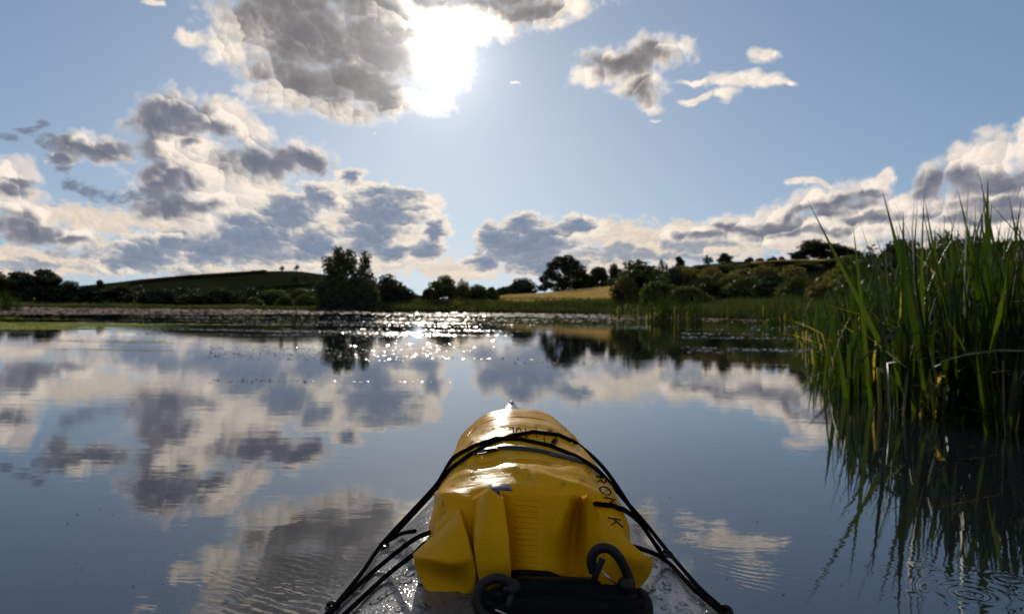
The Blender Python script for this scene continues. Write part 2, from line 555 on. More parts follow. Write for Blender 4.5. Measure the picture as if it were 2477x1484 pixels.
def leaf_mat(name, stops, rough=0.6, trans=0.35, tcol=None, spec=0.3, per='tone', jit=None):
    m = Mat(name)
    a = m.node('ShaderNodeAttribute', attribute_name='tone')
    f = a.outputs['Fac']
    if jit:
        oi = m.node('ShaderNodeObjectInfo')
        f = m.math('ADD', f, m.math('MULTIPLY', m.math('SUBTRACT', oi.outputs['Random'], 0.5), jit))
    c = m.ramp(f, stops)
    m.set(Base_Color=c, Roughness=rough, Specular_IOR_Level=spec)
    if trans:
        tc_ = m.node('ShaderNodeMix', data_type='RGBA', blend_type='MULTIPLY')
        tc_.inputs[0].default_value = 1.0
        m.l.new(c, tc_.inputs[6])
        tc_.inputs[7].default_value = (tcol or (1.6, 1.5, 0.6)) + (1,)
        m.translucent(tc_.outputs[2], trans)
    return m.m

def smoothstep(a, b, x):
    t = np.clip((x - a) / (b - a), 0, 1)
    return t * t * (3 - 2 * t)

# ================================================================== lake and land
LAKE = [(-260, 118), (-130, 114), (-76, 108), (-52, 116), (-40, 128), (-29, 138), (-14, 126), (0, 118), (16, 110), (20, 78), (22.5, 60), (18.5, 42),
        (12.8, 25), (9.6, 17), (6.8, 9), (6.2, 4), (7.5, 0), (9, -12), (14, -70), (-260, -70)]

def lake_dist(x, y):
    """signed distance to the shore, positive on land"""
    x, y = np.asarray(x, float), np.asarray(y, float)
    d = np.full(x.shape, 1e9)
    inside = np.zeros(x.shape, bool)
    n = len(LAKE)
    for i in range(n):
        (x0, y0), (x1, y1) = LAKE[i], LAKE[(i + 1) % n]
        dx, dy = x1 - x0, y1 - y0
        t = np.clip(((x - x0) * dx + (y - y0) * dy) / (dx * dx + dy * dy), 0, 1)
        d = np.minimum(d, np.hypot(x - x0 - t * dx, y - y0 - t * dy))
        cond = ((y0 > y) != (y1 > y))
        with np.errstate(divide='ignore', invalid='ignore'):
            xc = (x1 - x0) * (y - y0) / (y1 - y0) + x0
        inside ^= cond & (x < xc)
    return np.where(inside, -d, d)

HILL_D, RIDGE_D = 450.0, 210.0
_hp = [at(px, py, HILL_D) for px, py in ((-300, 722), (120, 716), (250, 700), (300, 691), (400, 676), (480, 664), (560, 658), (640, 654), (720, 652), (775, 658), (860, 672), (960, 700), (1060, 722))]
_rp = [at(px, py, RIDGE_D) for px, py in ((900, 736), (1050, 728), (1150, 721), (1210, 716), (1350, 706), (1430, 697), (1497, 689), (1560, 672), (1650, 648), (1750, 633), (1850, 630), (1930, 629), (2060, 620), (2250, 596), (2477, 575), (2900, 560))]
HX, HZ = [p.x for p in _hp], [max(p.z - 1.2, 0) for p in _hp]
RX, RZ = [p.x for p in _rp], [max(p.z - 1.5, 0) for p in _rp]

def land(x, y):
    x, y = np.asarray(x, float), np.asarray(y, float)
    d = lake_dist(x, y)
    z = np.where(d < 0, np.maximum(0.12 + d * 0.22, -1.6), 0.12 + (0.30 + 0.80 * smoothstep(-34, -16, x)) * smoothstep(0, 11, d))
    hill = np.interp(x, HX, HZ) * smoothstep(250, HILL_D, y) * (1 - 0.5 * smoothstep(HILL_D + 20, 900, y))
    ridge = np.interp(x, RX, RZ) * smoothstep(112, RIDGE_D, y) * (1 - 0.4 * smoothstep(RIDGE_D + 10, 420, y))
    right = np.where(x > 4, np.clip((d - 3) * 0.055, 0, 5) * (1 - smoothstep(100, 150, y)), 0)
    add = np.where(d > 0, np.maximum(hill, ridge) + right, 0)
    return z + add * smoothstep(0, 14, d) + 0.12 * np.sin(x * 0.31 + y * 0.17) * smoothstep(1, 8, d)

def land1(x, y):
    return float(land(np.array([x]), np.array([y]))[0])

xs = np.unique(np.concatenate([np.linspace(-900, -100, 34), np.linspace(-100, 60, 110), np.linspace(60, 900, 40)]))
ys = np.unique(np.concatenate([np.linspace(-90, 0, 14), np.linspace(0, 150, 90), np.linspace(150, 480, 70), np.linspace(480, 1600, 24)]))
GX, GY = np.meshgrid(xs, ys)
GZ = land(GX, GY)
V = np.stack([GX.ravel(), GY.ravel(), GZ.ravel()], 1)
nx, ny = len(xs), len(ys)
I = (np.arange(ny - 1)[:, None] * nx + np.arange(nx - 1)[None, :]).ravel()
Fq = np.stack([I, I + 1, I + 1 + nx, I + nx], 1)
m = Mat('meadow')
pp = m.pos()
c1 = m.ramp(m.noise(pp, 0.05, 5), [(0.3, (0.016, 0.021, 0.009)), (0.5, (0.022, 0.027, 0.011)), (0.72, (0.032, 0.035, 0.015))])
m.set(Base_Color=c1, Roughness=0.9, Specular_IOR_Level=0.0)
m.l.new(m.bump(m.noise(pp, 1.5, 5), 0.4, 0.8), m.p.inputs['Normal'])
ground = mesh_np('ground', V, Fq, m.m, smooth=True)
tag(ground, 'rolling green meadow ground around the lake', kind='structure')

# water: one sheet, the relief of its ripples in the material
m = Mat('lake_water')
pp = m.pos()
m.set(Base_Color=(0.010, 0.013, 0.016), Roughness=0.0, IOR=1.9)
h1 = m.noise(m.mapping(pp, (1.0, 2.6, 1)), 3.2, 3, 0.5)
h2 = m.noise(m.mapping(pp, (0.25, 0.7, 1)), 1.6, 2, 0.5)
h3 = m.noise(m.mapping(pp, (1.0, 2.0, 1), (0, 0, R(24))), 22.0, 2, 0.5)
patch = m.ramp(m.noise(pp, 0.55, 3), [(0.42, (0.05, 0.05, 0.05)), (0.66, (1, 1, 1))])
hsum = m.math('ADD', m.math('MULTIPLY', h1, 0.00045), m.math('ADD', m.math('MULTIPLY', h2, 0.0006), m.math('MULTIPLY', m.math('MULTIPLY', h3, patch), 0.00022)))
# the kayak's own fine wake on its left side, and rings where drops fell by the reeds
def ring_height(cx, cy, freq, rad, amp):
    v = m.node('ShaderNodeVectorMath', operation='DISTANCE')
    m.l.new(pp, v.inputs[0])
    v.inputs[1].default_value = (cx, cy, 0)
    r = v.outputs['Value']
    fall = m.math('MAXIMUM', m.math('SUBTRACT', 1.0, m.math('DIVIDE', r, rad)), 0.0)
    return m.math('MULTIPLY', m.math('MULTIPLY', m.math('SINE', m.math('MULTIPLY', r, freq)), fall), amp)
for (px, py, fr, rd, am) in ((2345, 1436, 165, 0.16, 0.0003), (2440, 1400, 200, 0.09, 0.00022), (2250, 1370, 210, 0.06, 0.00018)):
    w_ = on_water(px, py)
    hsum = m.math('ADD', hsum, ring_height(w_.x, w_.y, fr, rd, am))
def soft_patch(cx, cy, rad):
    v = m.node('ShaderNodeVectorMath', operation='DISTANCE')
    m.l.new(pp, v.inputs[0])
    v.inputs[1].default_value = (cx, cy, 0)
    return m.math('MAXIMUM', m.math('SUBTRACT', 1.0, m.math('DIVIDE', v.outputs['Value'], rad)), 0.0)
wave = m.node('ShaderNodeTexWave', wave_type='BANDS')
m.l.new(m.mapping(pp, (1, 1, 1), (0, 0, R(-58))), wave.inputs[0])
wave.inputs['Scale'].default_value = 10.5
wave.inputs['Distortion'].default_value = 7.0
wave.inputs['Detail'].default_value = 2.0
wk = on_water(740, 1440)
hsum = m.math('ADD', hsum, m.math('MULTIPLY', m.math('MULTIPLY', wave.outputs['Fac'], soft_patch(wk.x, wk.y, 0.34)), 0.00042))
wk2 = on_water(1830, 1395)
hsum = m.math('ADD', hsum, m.math('MULTIPLY', m.math('MULTIPLY', wave.outputs['Fac'], soft_patch(wk2.x, wk2.y, 0.16)), 0.00022))
m.l.new(m.bump(hsum, 1.0, 1.0), m.p.inputs['Normal'])
lake = mesh('lake_water', [(-300, -80, 0), (60, -80, 0), (60, 160, 0), (-300, 160, 0)], [(0, 1, 2, 3)], m.m)
tag(lake, 'calm dark lake mirroring the clouds', kind='structure')

# ripe cereal on the far slope
def wheat_sheet(name, px0, px1, y0, y1, lift, label):
    us, vs = np.linspace(0, 1, 26), np.linspace(0, 1, 12)
    vv, ff = [], []
    for v in vs:
        Y = y0 + (y1 - y0) * v
        for u in us:
            X = at(px0 + (px1 - px0) * u, 742, Y).x
            vv.append((X, Y, 0))
    A = np.array(vv)
    edge = np.minimum(np.minimum(np.tile(us, len(vs)), 1 - np.tile(us, len(vs))) * 12, 1)
    A[:, 2] = land(A[:, 0], A[:, 1]) + lift * np.clip(edge, 0.02, 1)
    w = len(us)
    ff = np.array([(j * w + i, j * w + i + 1, (j + 1) * w + i + 1, (j + 1) * w + i) for j in range(len(vs) - 1) for i in range(w - 1)])
    m = Mat(name)
    p_ = m.pos()
    c = m.ramp(m.noise(m.mapping(p_, (0.5, 0.05, 1)), 1.2, 5), [(0.3, (0.42, 0.27, 0.08)), (0.7, (0.55, 0.37, 0.12))])
    m.set(Base_Color=c, Roughness=0.8, Specular_IOR_Level=0.0)
    m.l.new(m.bump(m.noise(p_, 2.5, 4), 0.3, 0.8), m.p.inputs['Normal'])
    o = mesh_np(name, A, ff, m.m, smooth=True)
    return tag(o, label, kind='structure')
wheat_sheet('wheat_field', 1196, 1530, 135, 212, 0.35, 'golden ripe wheat field on the slope below the big dark tree')
wheat_sheet('wheat_field', 1815, 2010, 190, 212, 0.12, 'strip of golden stubble on the ridge at the right')
# ================================================================== trees and shrubs
NR = np.random.RandomState(11)

def leaf_cloud(lobes, n, size, shell=0.55, seed=0, flat=0.0):
    """many small leaf faces spread through ellipsoid lobes; returns verts, faces, tone"""
    r = np.random.RandomState(seed)
    vol = np.array([l[3] * l[4] * l[5] for l in lobes]) ** 0.67
    which = r.choice(len(lobes), n, p=vol / vol.sum())
    L = np.array(lobes)[which]
    d = r.normal(size=(n, 3))
    d /= np.linalg.norm(d, axis=1)[:, None]
    rad = shell + (1.08 - shell) * r.rand(n) ** 0.6
    c = L[:, :3] + d * rad[:, None] * L[:, 3:6]
    a = r.normal(size=(n, 3)); a /= np.linalg.norm(a, axis=1)[:, None]
    b = np.cross(a, r.normal(size=(n, 3))); b /= np.linalg.norm(b, axis=1)[:, None]
    s = (size * (0.6 + 0.8 * r.rand(n)))[:, None]
    V = np.stack([c - a * s, c + b * s * 0.55, c + a * s, c - b * s * 0.55], 1).reshape(-1, 3)
    F = np.arange(n * 4).reshape(n, 4)
    tone = np.clip(0.5 + 0.22 * r.normal(size=n) + 0.12 * r.normal(size=len(lobes))[which], 0, 1)
    return V, F, tone

def limb_mesh(segs, sides=6):
    """tapered limbs: list of (p0, p1, r0, r1)"""
    V, F = [], []
    for p0, p1, r0, r1 in segs:
        p0, p1 = Vector(p0), Vector(p1)
        ax = (p1 - p0).normalized()
        u = ax.orthogonal().normalized(); w = ax.cross(u)
        k = len(V)
        for p, r_ in ((p0, r0), (p1, r1)):
            for i in range(sides):
                t = 2 * math.pi * i / sides
                V.append(p + (u * math.cos(t) + w * math.sin(t)) * r_)
        for i in range(sides):
            j = (i + 1) % sides
            F.append((k + i, k + j, k + sides + j, k + sides + i))
        F.append(tuple(range(k + sides - 1, k - 1, -1)))
        F.append(tuple(range(k + sides, k + 2 * sides)))
    return V, F

DARKLEAF = leaf_mat('dark_leaves', [(0.1, (0.016, 0.026, 0.010)), (0.5, (0.030, 0.044, 0.015)), (0.9, (0.050, 0.064, 0.022))], trans=0.25, jit=0.25)
MIDLEAF = leaf_mat('green_leaves', [(0.1, (0.036, 0.052, 0.015)), (0.5, (0.064, 0.086, 0.024)), (0.9, (0.105, 0.118, 0.036))], trans=0.38, jit=0.3)
OLIVELEAF = leaf_mat('olive_leaves', [(0.1, (0.075, 0.070, 0.022)), (0.5, (0.115, 0.105, 0.034)), (0.9, (0.17, 0.145, 0.055))], trans=0.38, jit=0.3)
WILLOWLEAF = leaf_mat('willow_leaves', [(0.1, (0.030, 0.046, 0.020)), (0.5, (0.052, 0.072, 0.030)), (0.9, (0.085, 0.105, 0.045))], trans=0.30)
mb = Mat('bark')
mb.set(Base_Color=mb.ramp(mb.noise(mb.coord(), 6, 4), [(0.3, (0.035, 0.028, 0.02)), (0.7, (0.08, 0.065, 0.05))]), Roughness=0.9, Specular_IOR_Level=0.1)
BARK = mb.m

def make_variant(kind, seed):
    """crown and trunk meshes of a tree 1 unit high, standing on z = 0"""
    r = random.Random(seed)
    lobes, segs = [], []
    if kind == 'broad':
        segs.append(((0, 0, -0.03), (0, 0, 0.35), 0.035, 0.024))
        for i in range(20):
            t = r.random()
            z = 0.12 + 0.74 * t
            w = 0.30 * math.sin(math.pi * (0.22 + 0.68 * t)) + 0.05
            a = r.random() * 6.28
            rr = w * (0.35 + 0.65 * r.random())
            p = (math.cos(a) * rr, math.sin(a) * rr, z)
            s = 0.10 + 0.07 * r.random()
            lobes.append((*p, s * 1.15, s * 1.15, s * 0.9))
            if i % 2 == 0:
                segs.append(((0, 0, 0.2 + 0.25 * t), p, 0.014, 0.005))
        n, size, shell = 4200, 0.034, 0.30
    elif kind == 'tall':
        segs.append(((0, 0, -0.03), (0.01, 0, 0.5), 0.030, 0.018))
        for i in range(17):
            t = (i + r.random()) / 17
            z = 0.16 + 0.74 * t
            w = 0.24 * math.sin(math.pi * (0.18 + 0.75 * t)) + 0.03
            a = r.random() * 6.28
            rr = w * (0.3 + 0.7 * r.random())
            p = (math.cos(a) * rr, math.sin(a) * rr, z)
            s = 0.085 + 0.06 * r.random()
            lobes.append((*p, s, s, s * 1.1))
            if i % 2 == 0:
                segs.append(((0.005, 0, 0.15 + 0.3 * t), p, 0.012, 0.004))
        n, size, shell = 4200, 0.030, 0.30
    elif kind == 'shrub':
        for i in range(16):
            a = r.random() * 6.28
            rr = 0.42 * math.sqrt(r.random())
            top = 0.70 - 0.75 * (rr / 0.55) ** 2 + 0.10 * r.random()
            z = max(0.12, top * (0.45 + 0.55 * r.random()))
            s = 0.16 + 0.09 * r.random()
            lobes.append((math.cos(a) * rr, math.sin(a) * rr, z, s * 1.2, s * 1.2, s))
            segs.append(((math.cos(a) * rr * 0.25, math.sin(a) * rr * 0.25, -0.03), (math.cos(a) * rr, math.sin(a) * rr, z), 0.014, 0.004))
        n, size, shell = 4200, 0.042, 0.30
    elif kind == 'wispy':
        for i in range(16):
            a = r.random() * 6.28
            rr = 0.30 * math.sqrt(r.random())
            z = 0.25 + 0.6 * r.random() * (1 - rr)
            s = 0.055 + 0.05 * r.random()
            lobes.append((math.cos(a) * rr, math.sin(a) * rr, z, s, s, s * 2.1))
            segs.append(((math.cos(a) * rr * 0.2, math.sin(a) * rr * 0.2, -0.03), (math.cos(a) * rr, math.sin(a) * rr, z + 0.1), 0.010, 0.003))
        n, size, shell = 2400, 0.024, 0.2
    elif kind == 'willow':
        # several steep plumes rising from a broad skirt
        for (px, top, w) in ((-0.28, 0.84, 0.11), (-0.15, 0.99, 0.11), (-0.03, 0.93, 0.12), (0.11, 0.95, 0.11), (0.29, 0.93, 0.10), (0.40, 0.62, 0.10), (-0.42, 0.58, 0.11), (0.47, 0.40, 0.10)):
            for k in range(7):
                t = k / 6
                z = 0.10 + (top - 0.16) * t
                lobes.append((px * (0.85 + 0.2 * t) + 0.03 * r.uniform(-1, 1), r.uniform(-0.2, 0.2), z, w * (1.6 - 0.55 * t), w * 1.5, 0.13))
            segs.append(((px * 0.25, 0, -0.03), (px * 0.9, 0, top * 0.8), 0.022, 0.005))
        for k in range(26):
            lobes.append((r.uniform(-0.46, 0.46), r.uniform(-0.3, 0.3), r.uniform(0.06, 0.46), 0.14, 0.16, 0.13))
        n, size, shell = 20000, 0.026, 0.1
    elif kind == 'great':
        segs.append(((0, 0, -0.03), (0, 0, 0.40), 0.040, 0.026))
        for (x, z, s) in ((-0.30, 0.50, 0.13), (-0.24, 0.70, 0.13), (-0.10, 0.82, 0.15), (0.06, 0.86, 0.15), (0.20, 0.76, 0.14), (0.30, 0.60, 0.14), (0.36, 0.44, 0.12), (-0.42, 0.36, 0.10), (0.05, 0.62, 0.15),
                          (-0.18, 0.42, 0.14), (0.15, 0.45, 0.16), (0.0, 0.28, 0.15), (-0.34, 0.22, 0.12), (0.30, 0.26, 0.14), (0.40, 0.14, 0.12), (-0.16, 0.14, 0.14), (0.16, 0.12, 0.14), (-0.45, 0.12, 0.10), (0.44, 0.30, 0.08)):
            p = (x, r.uniform(-0.22, 0.22), z)
            lobes.append((*p, s, s * 1.1, s * 0.95))
            segs.append(((0, 0, 0.15 + z * 0.35), p, 0.014, 0.004))
        n, size, shell = 9000, 0.025, 0.30
    V, F, tone = leaf_cloud(lobes, n, size, shell, seed)
    TV, TF = limb_mesh(segs)
    return V, F, tone, TV, TF

VAR = {}
def variant(kind, i, leafmat):
    key = (kind, i, leafmat.name)
    if key not in VAR:
        V, F, tone, TV, TF = make_variant(kind, 100 + 37 * i + len(kind) * 7)
        me = bpy.data.meshes.new('crown')
        o = mesh_np('crown', V, F, leafmat, flags=tone)
        VAR[key] = (o.data, None)
        bpy.data.objects.remove(o)
        tm = bpy.data.meshes.new('trunk')
        tm.from_pydata([tuple(v) for v in TV], [], TF)
        tm.materials.append(BARK)
        VAR[key] = (VAR[key][0], tm)
    return VAR[key]

def tree(name, label, cat, px, top, width, Y, kind, i=0, leafmat=None, base=None, group=None, depth=None):
    """a tree whose crown reaches view height `top` at distance Y; it stands on the land there"""
    p = at(px, top, Y)
    z0 = land1(p.x, Y) - 0.05
    if base is not None:
        z0 = min(z0, at(px, base, Y).z)
    h = max(p.z - z0, 0.4)
    nat = {'broad': 0.72, 'tall': 0.56, 'shrub': 1.15, 'wispy': 0.7, 'willow': 1.05, 'great': 1.05}[kind]
    toph = {'broad': 0.98, 'tall': 0.98, 'shrub': 0.88, 'wispy': 1.0, 'willow': 1.0, 'great': 1.0}[kind]
    h /= toph
    wm_ = width / 2477 * 1024 / FPX * Y
    root = empty(name, (p.x, Y, z0), 0 if kind in ('willow', 'great') else rng.uniform(0, 6.28))
    sx = wm_ / nat
    root.scale = (sx, sx if depth is None else sx * depth, h)
    cm, tm = variant(kind, i, leafmat or DARKLEAF)
    link_mesh('crown', cm, root)
    link_mesh('trunk', tm, root)
    return tag(root, label, cat, group)

G1 = 'dark trees along the far left shore'
T = tree
# --- left tree line
T('tree', 'dark tree cut by the left edge of the picture behind the far shore', 'tree', 6, 655, 88, 170, 'broad', 0, group=G1)
T('tree', 'dark round tree second from the left edge on the far shore', 'tree', 52, 656, 70, 172, 'broad', 1, group=G1)
T('tree', 'tallest dark tree of the left tree line with a domed crown', 'tree', 92, 644, 96, 168, 'broad', 2, group=G1)
T('tree', 'dark tree just right of the tallest tree in the left tree line', 'tree', 132, 668, 64, 171, 'tall', 0, group=G1)
T('tree', 'dark rounded tree halfway down the step of the left tree line', 'tree', 176, 678, 76, 169, 'broad', 0, group=G1)
T('tree', 'lower dark tree left of the lone tree that stands out', 'tree', 218, 690, 60, 172, 'broad', 1, group=G1)
T('tree', 'lone slim dark tree rising above the low left tree line', 'tree', 243, 677, 26, 176, 'tall', 1, group=G1)
T('tree', 'dark bushy tree at the left foot of the hill', 'tree', 286, 688, 84, 172, 'broad', 2, group=G1)
labs = ['first', 'second', 'third', 'fourth', 'fifth', 'sixth', 'seventh', 'eighth', 'ninth']
for k, (px, tp, w) in enumerate(((340, 688, 110), (392, 694, 96), (436, 688, 100), (486, 697, 110), (532, 692, 96), (580, 698, 110), (630, 694, 96), (676, 698, 110), (730, 692, 110))):
    T('shrub', labs[k] + ' dark shrub from the left in the hedge at the foot of the hill', 'shrub', px, tp, w, 186 + 5 * (k % 3), 'shrub', k % 3, MIDLEAF if k > 6 else DARKLEAF, group='hedge at the foot of the hill')
for k, (px, tp, w) in enumerate(((615, 716, 44), (690, 712, 52), (742, 708, 60))):
    T('shrub', ('left', 'middle', 'right')[k] + ' of the three low pale green bushes on the shore left of the willow', 'shrub', px, tp, w, 150, 'shrub', (k + 1) % 3, MIDLEAF, group='low bushes left of the willow')
# --- on the hill
T('tree', 'tiny tree on the left slope of the hill', 'tree', 325, 677, 15, 440, 'tall', 0)
T('tree', 'thin little tree on the hilltop, the left one of two', 'tree', 683, 640, 14, 448, 'wispy', 0, DARKLEAF)
T('tree', 'spindly little tree on the hilltop nearest the willow', 'tree', 717, 636, 16, 448, 'wispy', 1, DARKLEAF)
for k, (px, tp, w) in enumerate(((640, 684, 26), (700, 690, 22), (716, 664, 20), (742, 668, 22))):
    T('shrub', ('lowest round', 'dark round', 'small dark', 'rightmost small')[k] + ' bush standing on the hill slope near the willow', 'shrub', px, tp, w, 330 + 22 * k, 'shrub', k % 3)
def hedge(pts, Y0, Y1, hgt, label, dens=26):
    """a field hedge: one leafy bank that follows the slope"""
    lob = []
    for a in range(len(pts) - 1):
        for k in range(dens):
            t = (k + 0.5) / dens
            px = pts[a][0] + (pts[a + 1][0] - pts[a][0]) * t
            Y = pts[a][1] + (pts[a + 1][1] - pts[a][1]) * t
            x = at(px, 700, Y).x
            lob.append((x, Y, land1(x, Y) + hgt * 0.4, 1.9, 1.6, hgt * 0.6 * rng.uniform(0.7, 1.2)))
    V, F, tone = leaf_cloud(lob, 160 * len(lob) // 2, 0.42, 0.4, 5)
    root = empty('hedgerow', (lob[0][0], lob[0][1], lob[0][2] - hgt * 0.4))
    V = V - np.array(root.location)
    mesh_np('foliage', V, F, DARKLEAF, root, flags=tone)
    return tag(root, label, 'hedge', 'field hedges on the hill')
hedge([(318, 352), (430, 372), (530, 380), (640, 400)], 0, 0, 1.5, 'long dark hedge crossing the hill below its crest')
hedge([(610, 330), (700, 350), (775, 372)], 0, 0, 1.5, 'dark hedge running up the right half of the hill')
# --- centre
T('willow_tree', 'tall bushy willow with steep plumes on the shore left of centre', 'tree', 838, 604, 140, 128, 'willow', 0, WILLOWLEAF, base=742, depth=0.8)
T('shrub', 'dark rounded bush just right of the tall willow', 'shrub', 950, 659, 112, 150, 'shrub', 0, DARKLEAF)
T('shrub', 'small bush tucked against the right foot of the willow', 'shrub', 898, 690, 50, 140, 'shrub', 1, MIDLEAF)
cb = (('pointed dark bush with the highest top in the middle bush row', 1072, 664, 76, 'broad', MIDLEAF, 146), ('low bush at the left end of the middle bush row', 1036, 694, 46, 'shrub', DARKLEAF, 148), ('olive bush right of the pointed bush in the middle bush row', 1112, 682, 60, 'shrub', OLIVELEAF, 143),
      ('wispy pale bush in the middle bush row', 1128, 668, 46, 'wispy', WILLOWLEAF, 150), ('bushy green shrub towards the right end of the middle bush row', 1158, 686, 66, 'shrub', MIDLEAF, 145), ('small shrub at the right end of the middle bush row', 1194, 688, 44, 'shrub', MIDLEAF, 147))
for k, (lb, px, tp, w, kd, lm, Y) in enumerate(cb):
    T('shrub', lb, 'shrub', px, tp, w, Y, kd, k % 3, lm, base=727, group='bushes in the middle of the far shore')
T('tree', 'dark round tree left of the big tree above the wheat', 'tree', 1257, 670, 96, 222, 'shrub', 1, DARKLEAF)
T('shrub', 'small dark bush left of the round tree at the wheat edge', 'shrub', 1213, 692, 44, 224, 'shrub', 2, DARKLEAF)
T('great_tree', 'big dark spreading tree above the golden wheat field', 'tree', 1366, 616, 124, 216, 'great', 0, DARKLEAF, depth=0.8)
T('shrub', 'dark bush at the right foot of the big tree above the wheat', 'shrub', 1420, 668, 60, 216, 'shrub', 0, DARKLEAF)
T('tree', 'dark tree in the gap right of the big tree', 'tree', 1447, 645, 62, 218, 'broad', 1, DARKLEAF)
T('tree', 'slim airy tree behind the corner of the wheat field', 'tree', 1492, 636, 40, 220, 'broad', 0, DARKLEAF)
T('shrub', 'dark bush at the upper corner of the wheat field', 'shrub', 1476, 664, 48, 216, 'shrub', 2, DARKLEAF)
# --- shrubby slope on the right
GS = 'shrubs on the right hand slope'
slope = (('tall bushy tree at the left end of the shrubby slope', 1546, 626, 106, 126, 'broad', MIDLEAF), ('leafy bush below the tall one at the left end of the slope', 1520, 664, 66, 122, 'shrub', OLIVELEAF),
         ('green bush hanging over the reeds at the left of the slope', 1608, 668, 96, 104, 'shrub', MIDLEAF), ('dark bush behind the tall one on the slope', 1612, 642, 84, 140, 'shrub', DARKLEAF),
         ('brownish bush in the upper middle of the slope', 1668, 646, 92, 142, 'shrub', OLIVELEAF), ('bright green bush low on the middle of the slope', 1668, 684, 92, 100, 'shrub', MIDLEAF),
         ('broad olive bush high on the slope below the umbrella shaped tree', 1730, 640, 98, 146, 'shrub', OLIVELEAF), ('dark bush in the dip of the slope', 1738, 676, 90, 108, 'shrub', DARKLEAF),
         ('olive bush right of the umbrella shaped tree', 1796, 640, 96, 142, 'shrub', OLIVELEAF), ('rounded green bush low on the slope right of the dip', 1808, 664, 104, 104, 'shrub', MIDLEAF),
         ('wide bush high on the slope under the small ridge trees', 1862, 640, 100, 138, 'shrub', OLIVELEAF), ('dark bush low on the slope near the reed bed', 1878, 672, 96, 96, 'shrub', DARKLEAF),
         ('green bush at the foot of the slope beside the reed bed', 1944, 664, 100, 84, 'shrub', MIDLEAF), ('bush in front of the strip of stubble', 1930, 640, 88, 130, 'shrub', OLIVELEAF),
         ('olive bush behind the left end of the reed bed', 2000, 644, 96, 96, 'shrub', OLIVELEAF), ('bush rising behind the reed tips at the left of the reed bed', 2060, 612, 104, 80, 'shrub', MIDLEAF),
         ('airy pale bush behind the reed bed', 2110, 572, 110, 84, 'wispy', WILLOWLEAF), ('loose grey green bush behind the tall reeds', 2180, 560, 130, 74, 'shrub', WILLOWLEAF),
         ('dark bush behind the tallest reed blades', 2262, 556, 130, 66, 'shrub', MIDLEAF), ('bush behind the reeds near the right edge', 2350, 566, 140, 60, 'shrub', DARKLEAF), ('bush behind the reeds cut by the right edge', 2450, 560, 150, 54, 'shrub', MIDLEAF),
         ('low dark bush at mid slope behind the green ones', 1690, 664, 80, 122, 'shrub', DARKLEAF), ('low olive bush at mid slope right of the dip', 1780, 658, 80, 122, 'shrub', OLIVELEAF), ('dark mid slope bush nearer the reed bed', 1850, 656, 90, 118, 'shrub', DARKLEAF),
         ('brown green bush on the lower right slope behind the reeds', 2030, 660, 110, 70, 'shrub', OLIVELEAF), ('dense bush low behind the right reeds', 2130, 620, 150, 58, 'shrub', DARKLEAF), ('dense dark bush filling the gap behind the reeds at the right', 2260, 610, 170, 50, 'shrub', DARKLEAF), ('dense bush low behind the reeds at the right edge', 2410, 620, 190, 44, 'shrub', DARKLEAF))
up = (('first', 1590, 640, 90), ('second', 1650, 640, 96), ('third', 1706, 636, 90), ('fourth', 1764, 634, 96), ('fifth', 1822, 634, 96), ('sixth', 1880, 635, 96), ('seventh', 1936, 634, 96), ('eighth', 2010, 628, 120), ('ninth', 2080, 616, 130))
for k, (nm, px, tp, w) in enumerate(up):
    T('shrub', nm + ' olive shrub from the left in the uppermost row of the slope', 'shrub', px, tp, w, 176 + 6 * (k % 3), 'shrub', k % 3, OLIVELEAF if k % 3 else MIDLEAF, group=GS)
for k, (lb, px, tp, w, Y, kd, lm) in enumerate(slope):
    T('shrub', lb, 'shrub', px, tp, w * 1.3, Y, kd, k % 3, lm, group=GS)
# --- ridge trees
ridge = (('leafless looking small tree at the left of the ridge', 1604, 622, 26, 'wispy'), ('small rounded tree on the left of the ridge', 1642, 620, 26, 'tall'), ('thin pale sapling on the ridge left of the umbrella shaped tree', 1712, 614, 30, 'wispy'),
         ('umbrella shaped tree on the ridge', 1756, 611, 36, 'broad'), ('small ridge tree right of the umbrella shaped tree', 1813, 621, 22, 'shrub'), ('second small ridge tree right of the umbrella shaped tree', 1838, 622, 24, 'shrub'),
         ('third small ridge tree right of the umbrella shaped tree', 1868, 619, 26, 'shrub'), ('small ridge tree left of the ridge clump', 1893, 619, 22, 'shrub'), ('low dark tree at the left of the ridge clump', 1938, 606, 50, 'shrub'),
         ('big dark domed tree of the ridge clump', 1988, 577, 112, 'broad'), ('lower dark tree at the right of the ridge clump', 2046, 596, 70, 'shrub'))
for k, (lb, px, tp, w, kd) in enumerate(ridge):
    T('tree', lb, 'tree', px, tp, w, 214, kd, k % 3, DARKLEAF, group='trees on the ridge')

